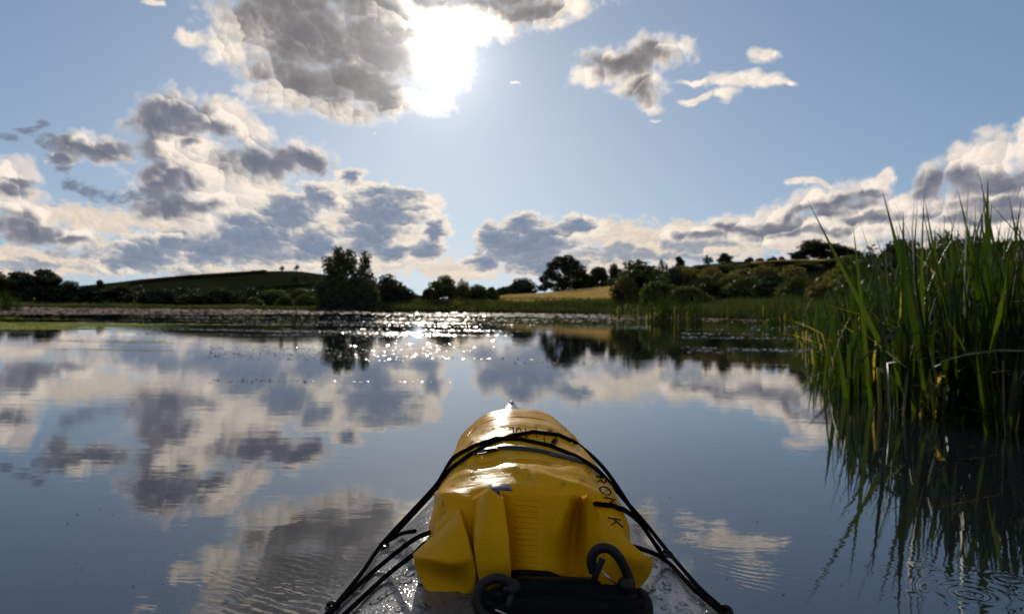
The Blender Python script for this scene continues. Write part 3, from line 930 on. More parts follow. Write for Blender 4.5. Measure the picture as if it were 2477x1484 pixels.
# ================================================================== bank grass
def blades(x, y, z, h, w, seed, lean=0.25, bend=0.3):
    """thin grass blades, two segments each"""
    r = np.random.RandomState(seed)
    n = len(x)
    a = r.rand(n) * 6.283
    ux, uy = np.cos(a) * w, np.sin(a) * w
    la = r.rand(n) * 6.283
    lx, ly = np.cos(la) * h * lean * r.rand(n), np.sin(la) * h * lean * r.rand(n)
    P0 = np.stack([x - ux, y - uy, z], 1); P1 = np.stack([x + ux, y + uy, z], 1)
    P2 = np.stack([x + ux * 0.7 + lx * 0.35, y + uy * 0.7 + ly * 0.35, z + h * 0.55], 1); P3 = np.stack([x - ux * 0.7 + lx * 0.35, y - uy * 0.7 + ly * 0.35, z + h * 0.55], 1)
    P4 = np.stack([x + lx, y + ly, z + h * (1 - 0.2 * r.rand(n))], 1)
    V = np.stack([P0, P1, P2, P3, P4], 1).reshape(-1, 3)
    k = np.arange(n)[:, None] * 5
    F = np.concatenate([k + np.array([[0, 1, 2]]), k + np.array([[0, 2, 3]]), k + np.array([[3, 2, 4]])], 0)
    return V, F, n

GRASS = leaf_mat('bank_grass', [(0.0, (0.020, 0.034, 0.010)), (0.5, (0.048, 0.064, 0.018)), (0.8, (0.085, 0.090, 0.030)), (1.0, (0.15, 0.12, 0.06))], trans=0.35)
REEDMAT = leaf_mat('reed_leaves', [(0.0, (0.008, 0.015, 0.005)), (0.5, (0.017, 0.031, 0.007)), (0.82, (0.040, 0.058, 0.010)), (0.86, (0.16, 0.12, 0.075)), (1.0, (0.30, 0.24, 0.16))], rough=0.45, trans=0.45, spec=0.25, tcol=(2.6, 2.7, 0.45))

def shore_grass(name, label, n, box, dmin, dmax, hmin, hmax, w, seed, mat=GRASS, bias=0.5):
    r = np.random.RandomState(seed)
    x = r.uniform(box[0], box[1], n * 4); y = r.uniform(box[2], box[3], n * 4)
    d = lake_dist(x, y)
    ok = (d > dmin) & (d < dmax)
    x, y, d = x[ok][:n], y[ok][:n], d[ok][:n]
    z = land(x, y)
    clump = np.array([mnoise.noise((a * 0.25, b * 0.25, seed)) for a, b in zip(x, y)])
    h = (hmin + (hmax - hmin) * r.rand(len(x))) * (1 + 0.5 * clump) * (0.45 + 0.55 * smoothstep(-36, -18, x))
    V, F, m_ = blades(x, y, z - 0.03, h, w * (0.6 + 0.8 * r.rand(len(x))), seed)
    tone = np.clip(bias + 0.5 * clump + 0.14 * r.normal(size=len(x)), 0, 1)
    o = mesh_np(name, V, F, mat, flags=np.tile(tone, 3))
    return tag(o, label, kind='stuff')
shore_grass('bank_grass', 'tall mixed grass along the far shore', 30000, (-95, 26, 90, 160), -0.4, 12, 0.5, 1.1, 0.055, 3)
shore_grass('bank_grass', 'dark sedge at the waterline of the far shore', 9000, (-95, 26, 90, 160), -0.9, 1.0, 0.5, 1.0, 0.06, 4, bias=0.18)
shore_grass('meadow_grass', 'pale grass on the meadow behind the far shore', 12000, (-60, 45, 100, 180), 10, 34, 0.4, 0.9, 0.08, 5, bias=0.62)
shore_grass('bank_reeds', 'reeds and herbs along the right hand bank', 22000, (8, 40, 14, 110), -1.5, 9, 0.7, 1.6, 0.035, 6, bias=0.42)
# ================================================================== reeds in the near right
def reed_leaf(length, width, arch, fold=None, seg=7, roll=0.0):
    """one blade with a shallow V section, rising along +z and arching towards +x; returns verts, faces"""
    V, F = [], []
    x = z = 0.0
    ang = 0.0
    st = length / seg
    for i in range(seg + 1):
        t = i / seg
        w = width * (0.55 + 0.45 * min(1, t * 4)) * (1 - max(0, (t - 0.45) / 0.55) ** 1.6)
        w = max(w, 0.0006)
        c, s = math.cos(ang), math.sin(ang)
        tw = roll * t
        dy = math.cos(tw)
        V += [(x + 0.25 * w * c - w * math.sin(tw), -w * dy, z - 0.25 * w * s * 0), (x, 0, z), (x + 0.25 * w * c + w * math.sin(tw), w * dy, z)]
        d = arch * (0.3 + 1.6 * t * t) / seg
        if fold and i == int(fold[0] * seg):
            d += fold[1]
        ang += d
        x += math.sin(ang) * st
        z += math.cos(ang) * st
    for i in range(seg):
        k = i * 3
        F += [(k, k + 1, k + 4, k + 3), (k + 1, k + 2, k + 5, k + 4)]
    return V, F

def reed_mesh(length, width, arch, fold, tone, roll, name='leaf'):
    V, F = reed_leaf(length, width, arch, fold, roll=roll)
    me = bpy.data.meshes.new(name)
    me.from_pydata(V, [], F)
    me.polygons.foreach_set('use_smooth', [True] * len(F))
    a_ = me.attributes.new('tone', 'FLOAT', 'FACE')
    a_.data.foreach_set('value', [tone] * len(F))
    me.materials.append(REEDMAT)
    return me

RL = []            # a stock of blades that the plants share
rr_ = random.Random(5)
for k in range(40):
    dead = k % 8 == 7
    L = rr_.uniform(0.85, 1.45)
    fold = (rr_.uniform(0.45, 0.8), rr_.uniform(0.9, 2.0)) if k % 4 == 1 or dead else None
    RL.append((L, reed_mesh(L, rr_.uniform(0.014, 0.027), rr_.uniform(0.05, 0.8) if k % 3 else rr_.uniform(0.0, 0.2), fold,
                            rr_.uniform(0.9, 1.0) if dead else rr_.uniform(0.15, 0.80), rr_.uniform(-0.7, 0.7)), dead))

# outer edge of the reed bed, seen from the kayak, front to back: (x, y)
EDGE = [(3.30, 1.6), (2.95, 3.2), (2.85, 4.2), (2.85, 5.4), (2.95, 7.0), (3.7, 9.0), (4.9, 12.5), (6.4, 17.0), (9.6, 25.0)]
def edge_pt(t):
    t = t * (len(EDGE) - 1)
    i = min(int(t), len(EDGE) - 2)
    f = t - i
    return (EDGE[i][0] + (EDGE[i + 1][0] - EDGE[i][0]) * f, EDGE[i][1] + (EDGE[i + 1][1] - EDGE[i][1]) * f)

def reed_plant(x, y, n, hscale, label, group, spread=0.09, lean=0.16):
    root = empty('reed_plant', (x, y, -0.25), rr_.uniform(0, 6.28))
    for k in range(n):
        L, me, dead = rr_.choice(RL)
        o = link_mesh('leaf', me, root)
        a = rr_.uniform(0, 6.28)
        d = spread * math.sqrt(rr_.random())
        o.location = (math.cos(a) * d, math.sin(a) * d, 0)
        s = hscale * rr_.uniform(0.75, 1.1) * (0.8 if dead else 1)
        wsc = 1.0 / max(hscale, 1) ** 0.3
        o.scale = (s, s * wsc, s)
        o.rotation_euler = (rr_.gauss(0, lean), rr_.gauss(0, lean), rr_.uniform(0, 6.28))
    return tag(root, label, 'reed', group)

def spot(px, py):
    w_ = on_water(px, py)
    return w_.x, w_.y
GF = 'reed plants at the water edge of the right hand reed bed'
# the free standing tufts that one can tell apart
reed_plant(*spot(1996, 940), 8, 0.60, 'low fan of bright reed blades standing alone at the left tip of the reed bed', GF, 0.05, 0.16)
reed_plant(*spot(2062, 960), 8, 0.85, 'dark upright reed tuft just right of the lone low fan', GF, 0.05, 0.12)
reed_plant(*spot(2118, 905), 8, 0.80, 'bright green reed tuft behind the dark upright one', GF, 0.06, 0.14)
reed_plant(*spot(2412, 1052), 9, 0.78, 'foremost bright green reed tuft near the right edge of the picture', GF, 0.045, 0.10)
reed_plant(*spot(2470, 1040), 7, 0.80, 'reed tuft cut by the right edge beside the foremost tuft', GF, 0.05, 0.16)
for k, (px, py, h_) in enumerate(((2145, 985, 0.95), (2190, 1000, 1.05), (2235, 1000, 1.15), (2275, 1012, 1.1), (2315, 1005, 1.2), (2352, 1015, 1.2), (2388, 1002, 1.15), (2440, 1000, 1.25), (2090, 930, 0.9), (2160, 940, 1.05), (2225, 955, 1.2), (2300, 960, 1.3), (2370, 955, 1.2), (2050, 890, 0.8), (2462, 985, 1.3),
                                  (1985, 880, 0.7), (2020, 862, 0.75), (1960, 850, 0.7), (1940, 838, 0.75), (2085, 880, 1.0), (2135, 870, 1.1), (2200, 905, 1.25), (2255, 920, 1.3), (2330, 930, 1.35), (2410, 935, 1.4), (2475, 945, 1.35),
                                  (1925, 822, 0.8), (1975, 835, 0.9), (2035, 842, 1.0), (2090, 850, 1.1))):
    x, y = spot(px, py)
    reed_plant(x, y, 8, h_ * 1.12, ('tall reed plant in the foremost row of the reed bed near the right edge' if k < 8 else 'reed plant in the second row of the reed bed' if k < 15 else 'low reed plant at the far left tip of the reed bed' if k in (15, 16, 17, 18, 26, 27, 28, 29) else 'tall reed plant behind the second row of the reed bed'), GF, 0.09, 0.17)

# everything behind them is one dense mass
def reed_mass(name, label, pts, seed):
    r = random.Random(seed)
    Vs, Fs, tn = [], [], []
    off = 0
    for (x, y, hs) in pts:
        L = r.uniform(0.7, 1.35)
        dead = r.random() < 0.12
        fold = (r.uniform(0.4, 0.8), r.uniform(0.8, 2.1)) if r.random() < 0.16 or dead else None
        V, F = reed_leaf(L * hs, r.uniform(0.011, 0.021), r.uniform(0.0, 0.7), fold, seg=5, roll=r.uniform(-0.8, 0.8))
        rot = (Matrix.Rotation(r.uniform(0, 6.28), 3, 'Z') @ Matrix.Rotation(r.gauss(0, 0.15), 3, 'X'))
        A = np.array(V) @ np.array(rot).T + np.array((x, y, -0.2))
        Vs.append(A)
        Fs.append(np.array(F) + off)
        off += len(V)
        t_ = r.uniform(0.9, 1.0) if dead else r.uniform(0.0, 0.55)
        tn += [t_] * len(F)
    o = mesh_np(name, np.concatenate(Vs), np.concatenate(Fs), REEDMAT, flags=tn, smooth=True)
    return tag(o, label, kind='stuff')
pts = []
for k in range(4600):
    t = rr_.random() ** 0.8
    ex, ey = edge_pt(t)
    dep = 0.15 + rr_.random() ** 1.3 * (2.2 + 3.0 * t)
    x = ex + dep * 0.85
    y = ey + dep * rr_.uniform(-0.1, 0.8) + rr_.uniform(-0.3, 0.3)
    if y < 3.4 and x < 3.3: continue
    hs = (0.88 + 0.34 * min(dep, 1.6)) * (0.82 + 0.40 * mnoise.noise((x * 0.9, y * 0.6, 3.0))) * (1.28 if y < 8 else 1.1)
    pts.append((x, y, hs))
reed_mass('reed_bed', 'dense dark green mass of reeds filling the right hand bank', pts, 9)
# clumps standing further off
def clump(px0, px1, py, n, hs, label, seed):
    p2 = []
    for k in range(n):
        px = px0 + (px1 - px0) * rr_.random()
        w_ = on_water(px, py)
        p2.append((w_.x, w_.y + rr_.uniform(-1.2, 1.2), hs * rr_.uniform(0.7, 1.15)))
    base = Vector((sum(p[0] for p in p2) / n, sum(p[1] for p in p2) / n, 0))
    o = reed_mass('reed_clump', label, p2, seed)
    del o['kind']
    o.data.transform(Matrix.Translation(-base))
    o.location = base
    return tag(o, label, 'reed', 'separate reed clumps in the lake')
clump(1566, 1690, 778, 420, 1.75, 'dark green reed clump standing in the water before the right slope', 21)
clump(1480, 1570, 768, 260, 1.7, 'lower green reed clump left of the dark reed clump', 22)
clump(-60, 30, 752, 300, 1.8, 'green reed clump at the left edge of the picture', 23)
clump(1850, 1935, 782, 260, 1.5, 'reed clump with pale seed heads where the bank meets the near reed bed', 24)

# ================================================================== floating weed
def pad_mat(name, c0, c1, rough, spec=0.5):
    m = Mat(name)
    a_ = m.node('ShaderNodeAttribute', attribute_name='tone')
    m.set(Base_Color=m.ramp(a_.outputs['Fac'], [(0.1, c0), (0.9, c1)]), Roughness=rough, Specular_IOR_Level=spec)
    return m.m
PADS = pad_mat('lily_pads', (0.02, 0.024, 0.010), (0.09, 0.07, 0.04), 0.21, 0.3)
PINK = pad_mat('bistort_leaves', (0.24, 0.165, 0.115), (0.46, 0.33, 0.245), 0.6, 0.03)
WEED = pad_mat('duckweed', (0.20, 0.24, 0.03), (0.42, 0.43, 0.07), 0.7, 0.02)

def float_mesh(name, label, xy, size, tilt, mat, seed, z=0.004, sides=6):
    r = np.random.RandomState(seed)
    n = len(xy)
    xy = np.asarray(xy)
    s = size * (0.5 + r.rand(n)) if np.isscalar(size) else np.asarray(size) * (0.5 + r.rand(n))
    nx_, ny_ = r.normal(0, tilt, n), r.normal(0, tilt, n)
    ang = np.linspace(0, 2 * math.pi, sides, endpoint=False)
    dx = np.cos(ang)[None, :] * s[:, None]
    dy = np.sin(ang)[None, :] * s[:, None] * 0.9
    zz = z + np.maximum(0, s * (np.abs(nx_) + np.abs(ny_)))[:, None] * 0.6 + dx * nx_[:, None] + dy * ny_[:, None]
    V = np.stack([xy[:, 0:1] + dx, xy[:, 1:2] + dy, zz], 2).reshape(-1, 3)
    F = np.arange(n * sides).reshape(n, sides)
    tone = r.rand(n)
    o = mesh_np(name, V, F, mat, flags=tone)
    return tag(o, label, kind='stuff')

def scatter_px(n, px0, px1, py0, py1, seed, dens=None):
    """points on the water, even in the view, thinned by a patchy density that runs in streaks across the lake"""
    r = random.Random(seed)
    out = []
    while len(out) < n:
        px, py = r.uniform(px0, px1), r.uniform(py0, py1)
        w_ = on_water(px, py)
        if w_.y < 2 or w_.y > 125: continue
        v = mnoise.noise((w_.x * 0.10 + 3, w_.y * 0.55, seed)) + 0.5 * mnoise.noise((w_.x * 0.5, w_.y * 2.0, seed + 5.0))
        th = dens(px, py) if dens else 0.0
        if v > th:
            out.append((w_.x, w_.y))
    return out

def keep_water(xy, margin=-0.4):
    A = np.array(xy)
    return A[lake_dist(A[:, 0], A[:, 1]) < margin]

xy = keep_water(scatter_px(7500, 330, 1570, 751, 822, 1, lambda px, py: 0.26 + abs(px - 1000) / 3400))
float_mesh('lily_pads', 'glinting floating leaves strewn over the middle of the lake', xy, 0.0008 * xy[:, 1] + 0.005, 0.115, PADS, 1)
xy = keep_water(scatter_px(1100, 500, 1440, 815, 925, 2, lambda px, py: 0.28))
float_mesh('lily_pads', 'loose rows of small floating leaves nearer the kayak', xy, 0.0008 * xy[:, 1] + 0.006, 0.13, PADS, 2)
xy = keep_water(scatter_px(9000, -30, 900, 741, 760, 3, lambda px, py: -0.22 + max(0, (px - 250) / 600) * 0.5))
float_mesh('floating_leaves', 'pinkish brown mat of floating leaves along the far left shore', xy, 0.0022 * xy[:, 1], 0.06, PINK, 3)
xy = keep_water(scatter_px(6000, 900, 1905, 757, 782, 4, lambda px, py: (-0.5 if py < 776 - (1900 - px) * 0.016 and py > 764 - (1900 - px) * 0.012 else 0.35)))
float_mesh('floating_leaves', 'pinkish brown mat of floating leaves along the right hand bank', xy, 0.0020 * xy[:, 1], 0.07, PINK, 4)
xy = keep_water(scatter_px(9000, -30, 700, 764, 800, 5, lambda px, py: (-0.22 + max(0, (px - 120) / 330) * 0.45) if 780 < py + px * 0.004 < 798 else 0.34))
float_mesh('duckweed', 'yellow green streaks of duckweed on the left part of the lake', xy, 0.0021 * xy[:, 1], 0.02, WEED, 5)
xy = keep_water(scatter_px(900, -30, 420, 822, 860, 6, lambda px, py: 0.30))
float_mesh('duckweed', 'thin loose lines of duckweed nearer on the left', xy, 0.0015 * xy[:, 1], 0.02, WEED, 6)
xy = keep_water(scatter_px(500, 1650, 2010, 786, 860, 7, lambda px, py: 0.30), -0.2)
float_mesh('lily_pads', 'few floating leaves on the dark water before the reed bed', xy, 0.0016 * xy[:, 1] + 0.01, 0.07, PADS, 7)
# ================================================================== kayak
def loft(name, rings, mat, parent=None, closed=True, cap=(True, True), smooth=True):
    n = len(rings[0])
    V = [v for ring in rings for v in ring]
    F = []
    for j in range(len(rings) - 1):
        for i in range(n if closed else n - 1):
            a, b = j * n + i, j * n + (i + 1) % n
            F.append((a, b, b + n, a + n))
    if cap[0]: F.append(tuple(range(n - 1, -1, -1)))
    if cap[1]: F.append(tuple(range((len(rings) - 1) * n, len(rings) * n)))
    return mesh(name, V, F, mat, parent, smooth)

def tube(name, pts, rad, mat, parent=None, sides=10, sub=6, closed=False, flat=1.0, up=None):
    """a round or flattened bar along a smooth curve through pts"""
    P_ = [Vector(p) for p in pts]
    path = []
    n = len(P_)
    rng_ = range(n if closed else n - 1)
    for i in rng_:
        p0, p1, p2, p3 = (P_[(i - 1) % n] if closed or i else P_[0]), P_[i], P_[(i + 1) % n], (P_[(i + 2) % n] if closed or i + 2 < n else P_[-1])
        for k in range(sub):
            t = k / sub
            path.append(0.5 * ((2 * p1) + (p2 - p0) * t + (2 * p0 - 5 * p1 + 4 * p2 - p3) * t * t + (3 * p1 - p0 - 3 * p2 + p3) * t ** 3))
    if not closed: path.append(P_[-1])
    rings = []
    nrm = None
    m_ = len(path)
    for i, p in enumerate(path):
        tg = (path[(i + 1) % m_] - path[i - 1]) if (closed or 0 < i < m_ - 1) else (path[1] - path[0] if i == 0 else path[-1] - path[-2])
        tg.normalize()
        if up is not None:
            nrm = (Vector(up) - tg * Vector(up).dot(tg)).normalized()
        elif nrm is None:
            nrm = tg.orthogonal().normalized()
        else:
            nrm = (nrm - tg * nrm.dot(tg)).normalized()
        bn = tg.cross(nrm)
        r_ = rad(i / (m_ - 1)) if callable(rad) else rad
        rings.append([p + nrm * math.cos(2 * math.pi * k / sides) * r_ * flat + bn * math.sin(2 * math.pi * k / sides) * r_ for k in range(sides)])
    if closed: rings.append(rings[0])
    return loft(name, rings, mat, parent, cap=(not closed, not closed))

def box(name, c, size, mat, parent=None, rot=None, bev=0.0):
    bm = bmesh.new()
    bmesh.ops.create_cube(bm, size=1.0)
    bmesh.ops.scale(bm, vec=size, verts=bm.verts)
    if bev:
        bmesh.ops.bevel(bm, geom=bm.edges[:] , offset=bev, segments=2, affect='EDGES')
    if rot is not None:
        bmesh.ops.rotate(bm, matrix=rot, verts=bm.verts)
    bmesh.ops.translate(bm, vec=c, verts=bm.verts)
    me = bpy.data.meshes.new(name)
    bm.to_mesh(me); bm.free()
    me.materials.append(mat)
    me.polygons.foreach_set('use_smooth', [False] * len(me.polygons))
    return link_mesh(name, me, parent)

m = Mat('wet_deck')
oc = m.coord('Object')
drops = m.node('ShaderNodeTexVoronoi', feature='F1')
m.l.new(m.mapping(oc, (1.0, 0.75, 1.0)), drops.inputs['Vector'])
drops.inputs['Scale'].default_value = 170
drops.inputs['Randomness'].default_value = 1.0
dmask = m.ramp(drops.outputs['Distance'], [(0.12, (1, 1, 1)), (0.42, (0, 0, 0))])
pat = m.ramp(m.noise(oc, 16, 4), [(0.40, (0.1, 0.1, 0.1)), (0.60, (1, 1, 1))])
dh = m.math('MULTIPLY', dmask, pat)
bigd = m.node('ShaderNodeTexVoronoi', feature='F1')
m.l.new(m.mapping(oc, (1.0, 0.6, 1.0)), bigd.inputs['Vector'])
bigd.inputs['Scale'].default_value = 46
bh = m.math('MULTIPLY', m.ramp(bigd.outputs['Distance'], [(0.10, (1, 1, 1)), (0.36, (0, 0, 0))]), m.ramp(m.noise(oc, 9, 3), [(0.52, (0, 0, 0)), (0.62, (1, 1, 1))]))
film = m.noise(oc, 5, 3)
m.set(Base_Color=m.ramp(m.noise(oc, 14, 5), [(0.3, (0.085, 0.088, 0.092)), (0.7, (0.13, 0.133, 0.137))]),
      Roughness=m.ramp(film, [(0.35, (0.16, 0.16, 0.16)), (0.65, (0.34, 0.34, 0.34))]), Specular_IOR_Level=0.5)
nb = m.bump(dh, 0.0007, 0.7)
nb = m.bump(bh, 0.0012, 0.7, nb)
nb = m.bump(m.noise(oc, 420, 2), 0.0002, 0.6, nb)
m.l.new(nb, m.p.inputs['Normal'])
DECK = m.m
m = Mat('black_plastic'); m.set(Base_Color=(0.008, 0.009, 0.010), Roughness=0.45, Specular_IOR_Level=0.3); BLACK = m.m
m = Mat('black_webbing')
m.set(Base_Color=(0.010, 0.010, 0.011), Roughness=0.85, Specular_IOR_Level=0.2)
m.l.new(m.bump(m.noise(m.coord(), 700, 2), 0.0006, 0.8), m.p.inputs['Normal'])
WEB = m.m
m = Mat('bungee_sheath')
m.set(Base_Color=(0.007, 0.007, 0.008), Roughness=0.9, Specular_IOR_Level=0.0)
m.l.new(m.bump(m.noise(m.coord(), 900, 2), 0.0005, 0.8), m.p.inputs['Normal'])
BUNGEE = m.m
m = Mat('sunlit_tip'); m.set(Base_Color=(0.30, 0.31, 0.32), Roughness=0.5, Specular_IOR_Level=0.2); SUNLIT = m.m  # bow tip coloured lighter than the deck, sunlight put into its colour
m = Mat('steel'); m.set(Base_Color=(0.55, 0.55, 0.55), Roughness=0.3, Metallic=1.0); STEEL = m.m

TIP_Y = 2.74
def kx(y): return 0.0215 - 0.012 * (y - 1.12)
def khw(y):
    """half width of the deck at y"""
    if y >= 1.12: return max(0.006, 0.290 - 0.170 * (y - 1.12) - 0.012 * max(0, y - 2.2))
    return 0.29 + 0.06 * (1 - math.exp(-(1.12 - y) * 1.6)) - 0.055 * max(0, -0.4 - y) ** 1.5
def kze(y): return 0.245 + 0.098 * max(0, (y - 1.7) / 1.04) ** 1.5
def kcrown(y): return 0.052 * min(1, khw(y) / 0.25)

kayak = empty('kayak', (0, 0, 0))
tag(kayak, 'grey wet kayak bow with a tapering deck pointing at the far shore', 'kayak')
ys_k = [-2.3, -2.2, -1.9, -1.4, -0.9, -0.4, 0.0, 0.3, 0.6, 0.8] + [0.9 + 0.06 * i for i in range(30)] + [2.71, TIP_Y]
rings = []
for y in ys_k:
    w, ze, cx, cr = khw(y), kze(y), kx(y), kcrown(y)
    ring = []
    for k in range(25):                    # deck from left edge to right edge
        t = -1 + 2 * k / 24
        ring.append((cx + w * t, y, ze + cr * (1 - abs(t) ** 2.4)))
    for (fx, fz) in ((1.035, -0.012), (1.02, -0.05), (0.93, -0.16), (0.60, -0.30), (0.0, -0.36), (-0.60, -0.30), (-0.93, -0.16), (-1.02, -0.05), (-1.035, -0.012)):
        ring.append((cx + w * fx, y - (0.0 if y < 2.6 else 0.02 * -fz / 0.1), ze + fz * (1.0 if y < 2.2 else 1.0)))
    rings.append(ring)
hull = loft('hull', rings, DECK, kayak)
# small upright end piece at the very bow
tube('bow_cap', [(kx(2.70), 2.69, kze(2.7) - 0.012), (kx(2.72), 2.72, kze(2.72) + 0.0), (kx(2.74), 2.735, kze(2.74) - 0.006)], 0.010, SUNLIT, kayak, 10, 4)
rim_pts = [(kx(0) + 0.21 * math.cos(a), -0.28 + 0.44 * math.sin(a), 0.315) for a in [2 * math.pi * i / 16 for i in range(16)]]
tube('cockpit_rim', rim_pts, 0.016, BLACK, kayak, 8, 3, closed=True)
loft('spray_cover', [[(x * s + kx(0) * (1 - s), -0.28 + (y + 0.28) * s, 0.317 + 0.006 * (1 - s)) for x, y, z in rim_pts] for s in (0.99, 0.7, 0.35, 0.05)], WEB, kayak, cap=(False, True))

def bvh_of(obj, sub=False):
    dg = bpy.context.evaluated_depsgraph_get()
    dg.update()
    ev = obj.evaluated_get(dg)
    me = ev.to_mesh()
    me.transform(obj.matrix_world)
    b = BVHTree.FromPolygons([v.co.copy() for v in me.vertices], [tuple(p.vertices) for p in me.polygons])
    ev.to_mesh_clear()
    return b
DECKT = bvh_of(hull)
def on_deck(px, py, lift=0.0):
    d = ray(px, py)
    h = DECKT.ray_cast(CAM, d)
    if h[0] is None:
        return on_water(px, py, 0.25)
    return h[0] + (h[1] if h[1].z > 0 else -h[1]) * lift

# ================================================================== dry bag
m = Mat('yellow_tarpaulin')
oc = m.coord('Object')
weave = m.node('ShaderNodeTexBrick')
m.l.new(oc, weave.inputs[0])
weave.inputs['Scale'].default_value = 260
wr = m.noise(oc, 9, 4)
wr2 = m.noise(m.mapping(oc, (1, 2.2, 1), (0.3, 0, 0.5)), 14, 3)
m.set(Base_Color=m.ramp(m.noise(oc, 3.5, 4), [(0.25, (0.69, 0.355, 0.003)), (0.75, (0.79, 0.43, 0.004))]), Roughness=m.ramp(wr, [(0.3, (0.22, 0.22, 0.22)), (0.7, (0.34, 0.34, 0.34))]), Specular_IOR_Level=0.07)
nb = m.bump(wr2, 0.006, 0.5)
nb = m.bump(m.noise(oc, 60, 3), 0.0006, 0.5, nb)
bd = m.node('ShaderNodeTexVoronoi', feature='F1')
m.l.new(oc, bd.inputs['Vector']); bd.inputs['Scale'].default_value = 150
nb = m.bump(m.math('MULTIPLY', m.ramp(bd.outputs['Distance'], [(0.10, (1, 1, 1)), (0.34, (0, 0, 0))]), m.ramp(m.noise(oc, 22, 3), [(0.56, (0, 0, 0)), (0.66, (1, 1, 1))])), 0.0018, 0.8, nb)
m.l.new(nb, m.p.inputs['Normal'])
m.translucent((0.95, 0.50, 0.01), 0.24)
YELLOW = m.m

bag = empty('dry_bag', (0.02, 1.25, 0.29))
tag(bag, 'yellow roll top dry bag lashed lying on the kayak deck', 'bag')
def bag_part(o):
    """parent to the bag and keep the place"""
    o.parent = bag
    o.matrix_parent_inverse = Matrix.Translation(bag.location).inverted()
    return o

BY = [1.045, 1.07, 1.11, 1.18, 1.26, 1.35, 1.44, 1.50, 1.545, 1.572, 1.585]
BA = [0.110, 0.136, 0.147, 0.148, 0.143, 0.138, 0.132, 0.128, 0.122, 0.102, 0.060]
BH = [0.070, 0.112, 0.134, 0.153, 0.168, 0.180, 0.189, 0.193, 0.192, 0.178, 0.130]
BC = [0.030, 0.030, 0.029, 0.027, 0.024, 0.021, 0.018, 0.016, 0.015, 0.015, 0.015]
BZ = [0.292, 0.290, 0.287, 0.284, 0.282, 0.281, 0.281, 0.282, 0.284, 0.292, 0.312]
yy = list(np.linspace(1.045, 1.585, 84))
def bag_rings(creases):
    rings = []
    for y in yy:
        a, h, c, z0 = (float(np.interp(y, BY, q_)) for q_ in (BA, BH, BC, BZ))
        f = min(1, max(0, (y - 1.10) / 0.3))
        ring = []
        for k in range(96):
            th = 2 * math.pi * k / 96
            cs, sn = math.cos(th), math.sin(th)
            px_ = a * math.copysign(abs(cs) ** (0.74 + 0.16 * f), cs)
            pz_ = h / 2 * math.copysign(abs(sn) ** ((0.85 + 0.12 * f) if sn > 0 else 0.6), sn)
            p = Vector((c + px_, y, z0 + h / 2 + pz_))
            n_ = Vector((cs, 0, sn))
            if creases is not None:
                d = 0.004 * mnoise.noise((px_ * 14, y * 9, pz_ * 14)) + 0.0028 * mnoise.noise((px_ * 30, y * 16, 5 + pz_ * 20))
                for line, amp, wd in creases:
                    best = 9.0
                    for i in range(len(line) - 1):
                        ab = line[i + 1] - line[i]
                        t = min(1, max(0, (p - line[i]).dot(ab) / ab.length_squared))
                        best = min(best, (p - line[i] - ab * t).length)
                    d += amp * math.exp(-(best / wd) ** 1.25)
                # seam where the round bottom is welded in, and the welt of the pocket
                d -= 0.0022 * math.exp(-((y - 1.505) / 0.004) ** 2)
                d += 0.0030 * math.exp(-((y - 1.400) / 0.022) ** 2) * max(0, sn)
                p = p + n_ * d
            ring.append(p)
        rings.append(ring)
    return rings
_r0 = bag_rings(None)
_n0 = len(_r0[0])
_t0 = BVHTree.FromPolygons([v for r_ in _r0 for v in r_], [(j * _n0 + i, j * _n0 + (i + 1) % _n0, (j + 1) * _n0 + (i + 1) % _n0, (j + 1) * _n0 + i) for j in range(len(_r0) - 1) for i in range(_n0)])
def crease(px_list, amp, wd):
    pts = []
    for x, y in px_list:
        h = _t0.ray_cast(CAM, ray(x, y))
        if h[0] is not None: pts.append(h[0])
    return (pts, amp, wd)
rings = bag_rings([crease([(1250, 1133), (1300, 1152), (1370, 1172), (1430, 1194), (1490, 1222), (1530, 1252)], 0.0085, 0.011),
                   crease([(1056, 1193), (1080, 1202), (1130, 1216)], 0.0085, 0.010),
                   crease([(1420, 1130), (1460, 1160), (1505, 1205)], 0.005, 0.008),
                   crease([(1120, 1130), (1180, 1120), (1250, 1114), (1330, 1120)], -0.004, 0.010),
                   crease([(1060, 1240), (1090, 1225), (1120, 1225)], -0.004, 0.010),
                   crease([(1130, 1060), (1150, 1085), (1150, 1110)], 0.004, 0.008)])
body = bag_part(loft('body', rings, YELLOW))
BAGT = bvh_of(body)
def on_bag(px, py, lift=0.0):
    d = ray(px, py)
    h = BAGT.ray_cast(CAM, d)
    if h[0] is None:
        return None, None
    n_ = h[1] if h[1].dot(d) < 0 else -h[1]
    return h[0] + n_ * lift, n_

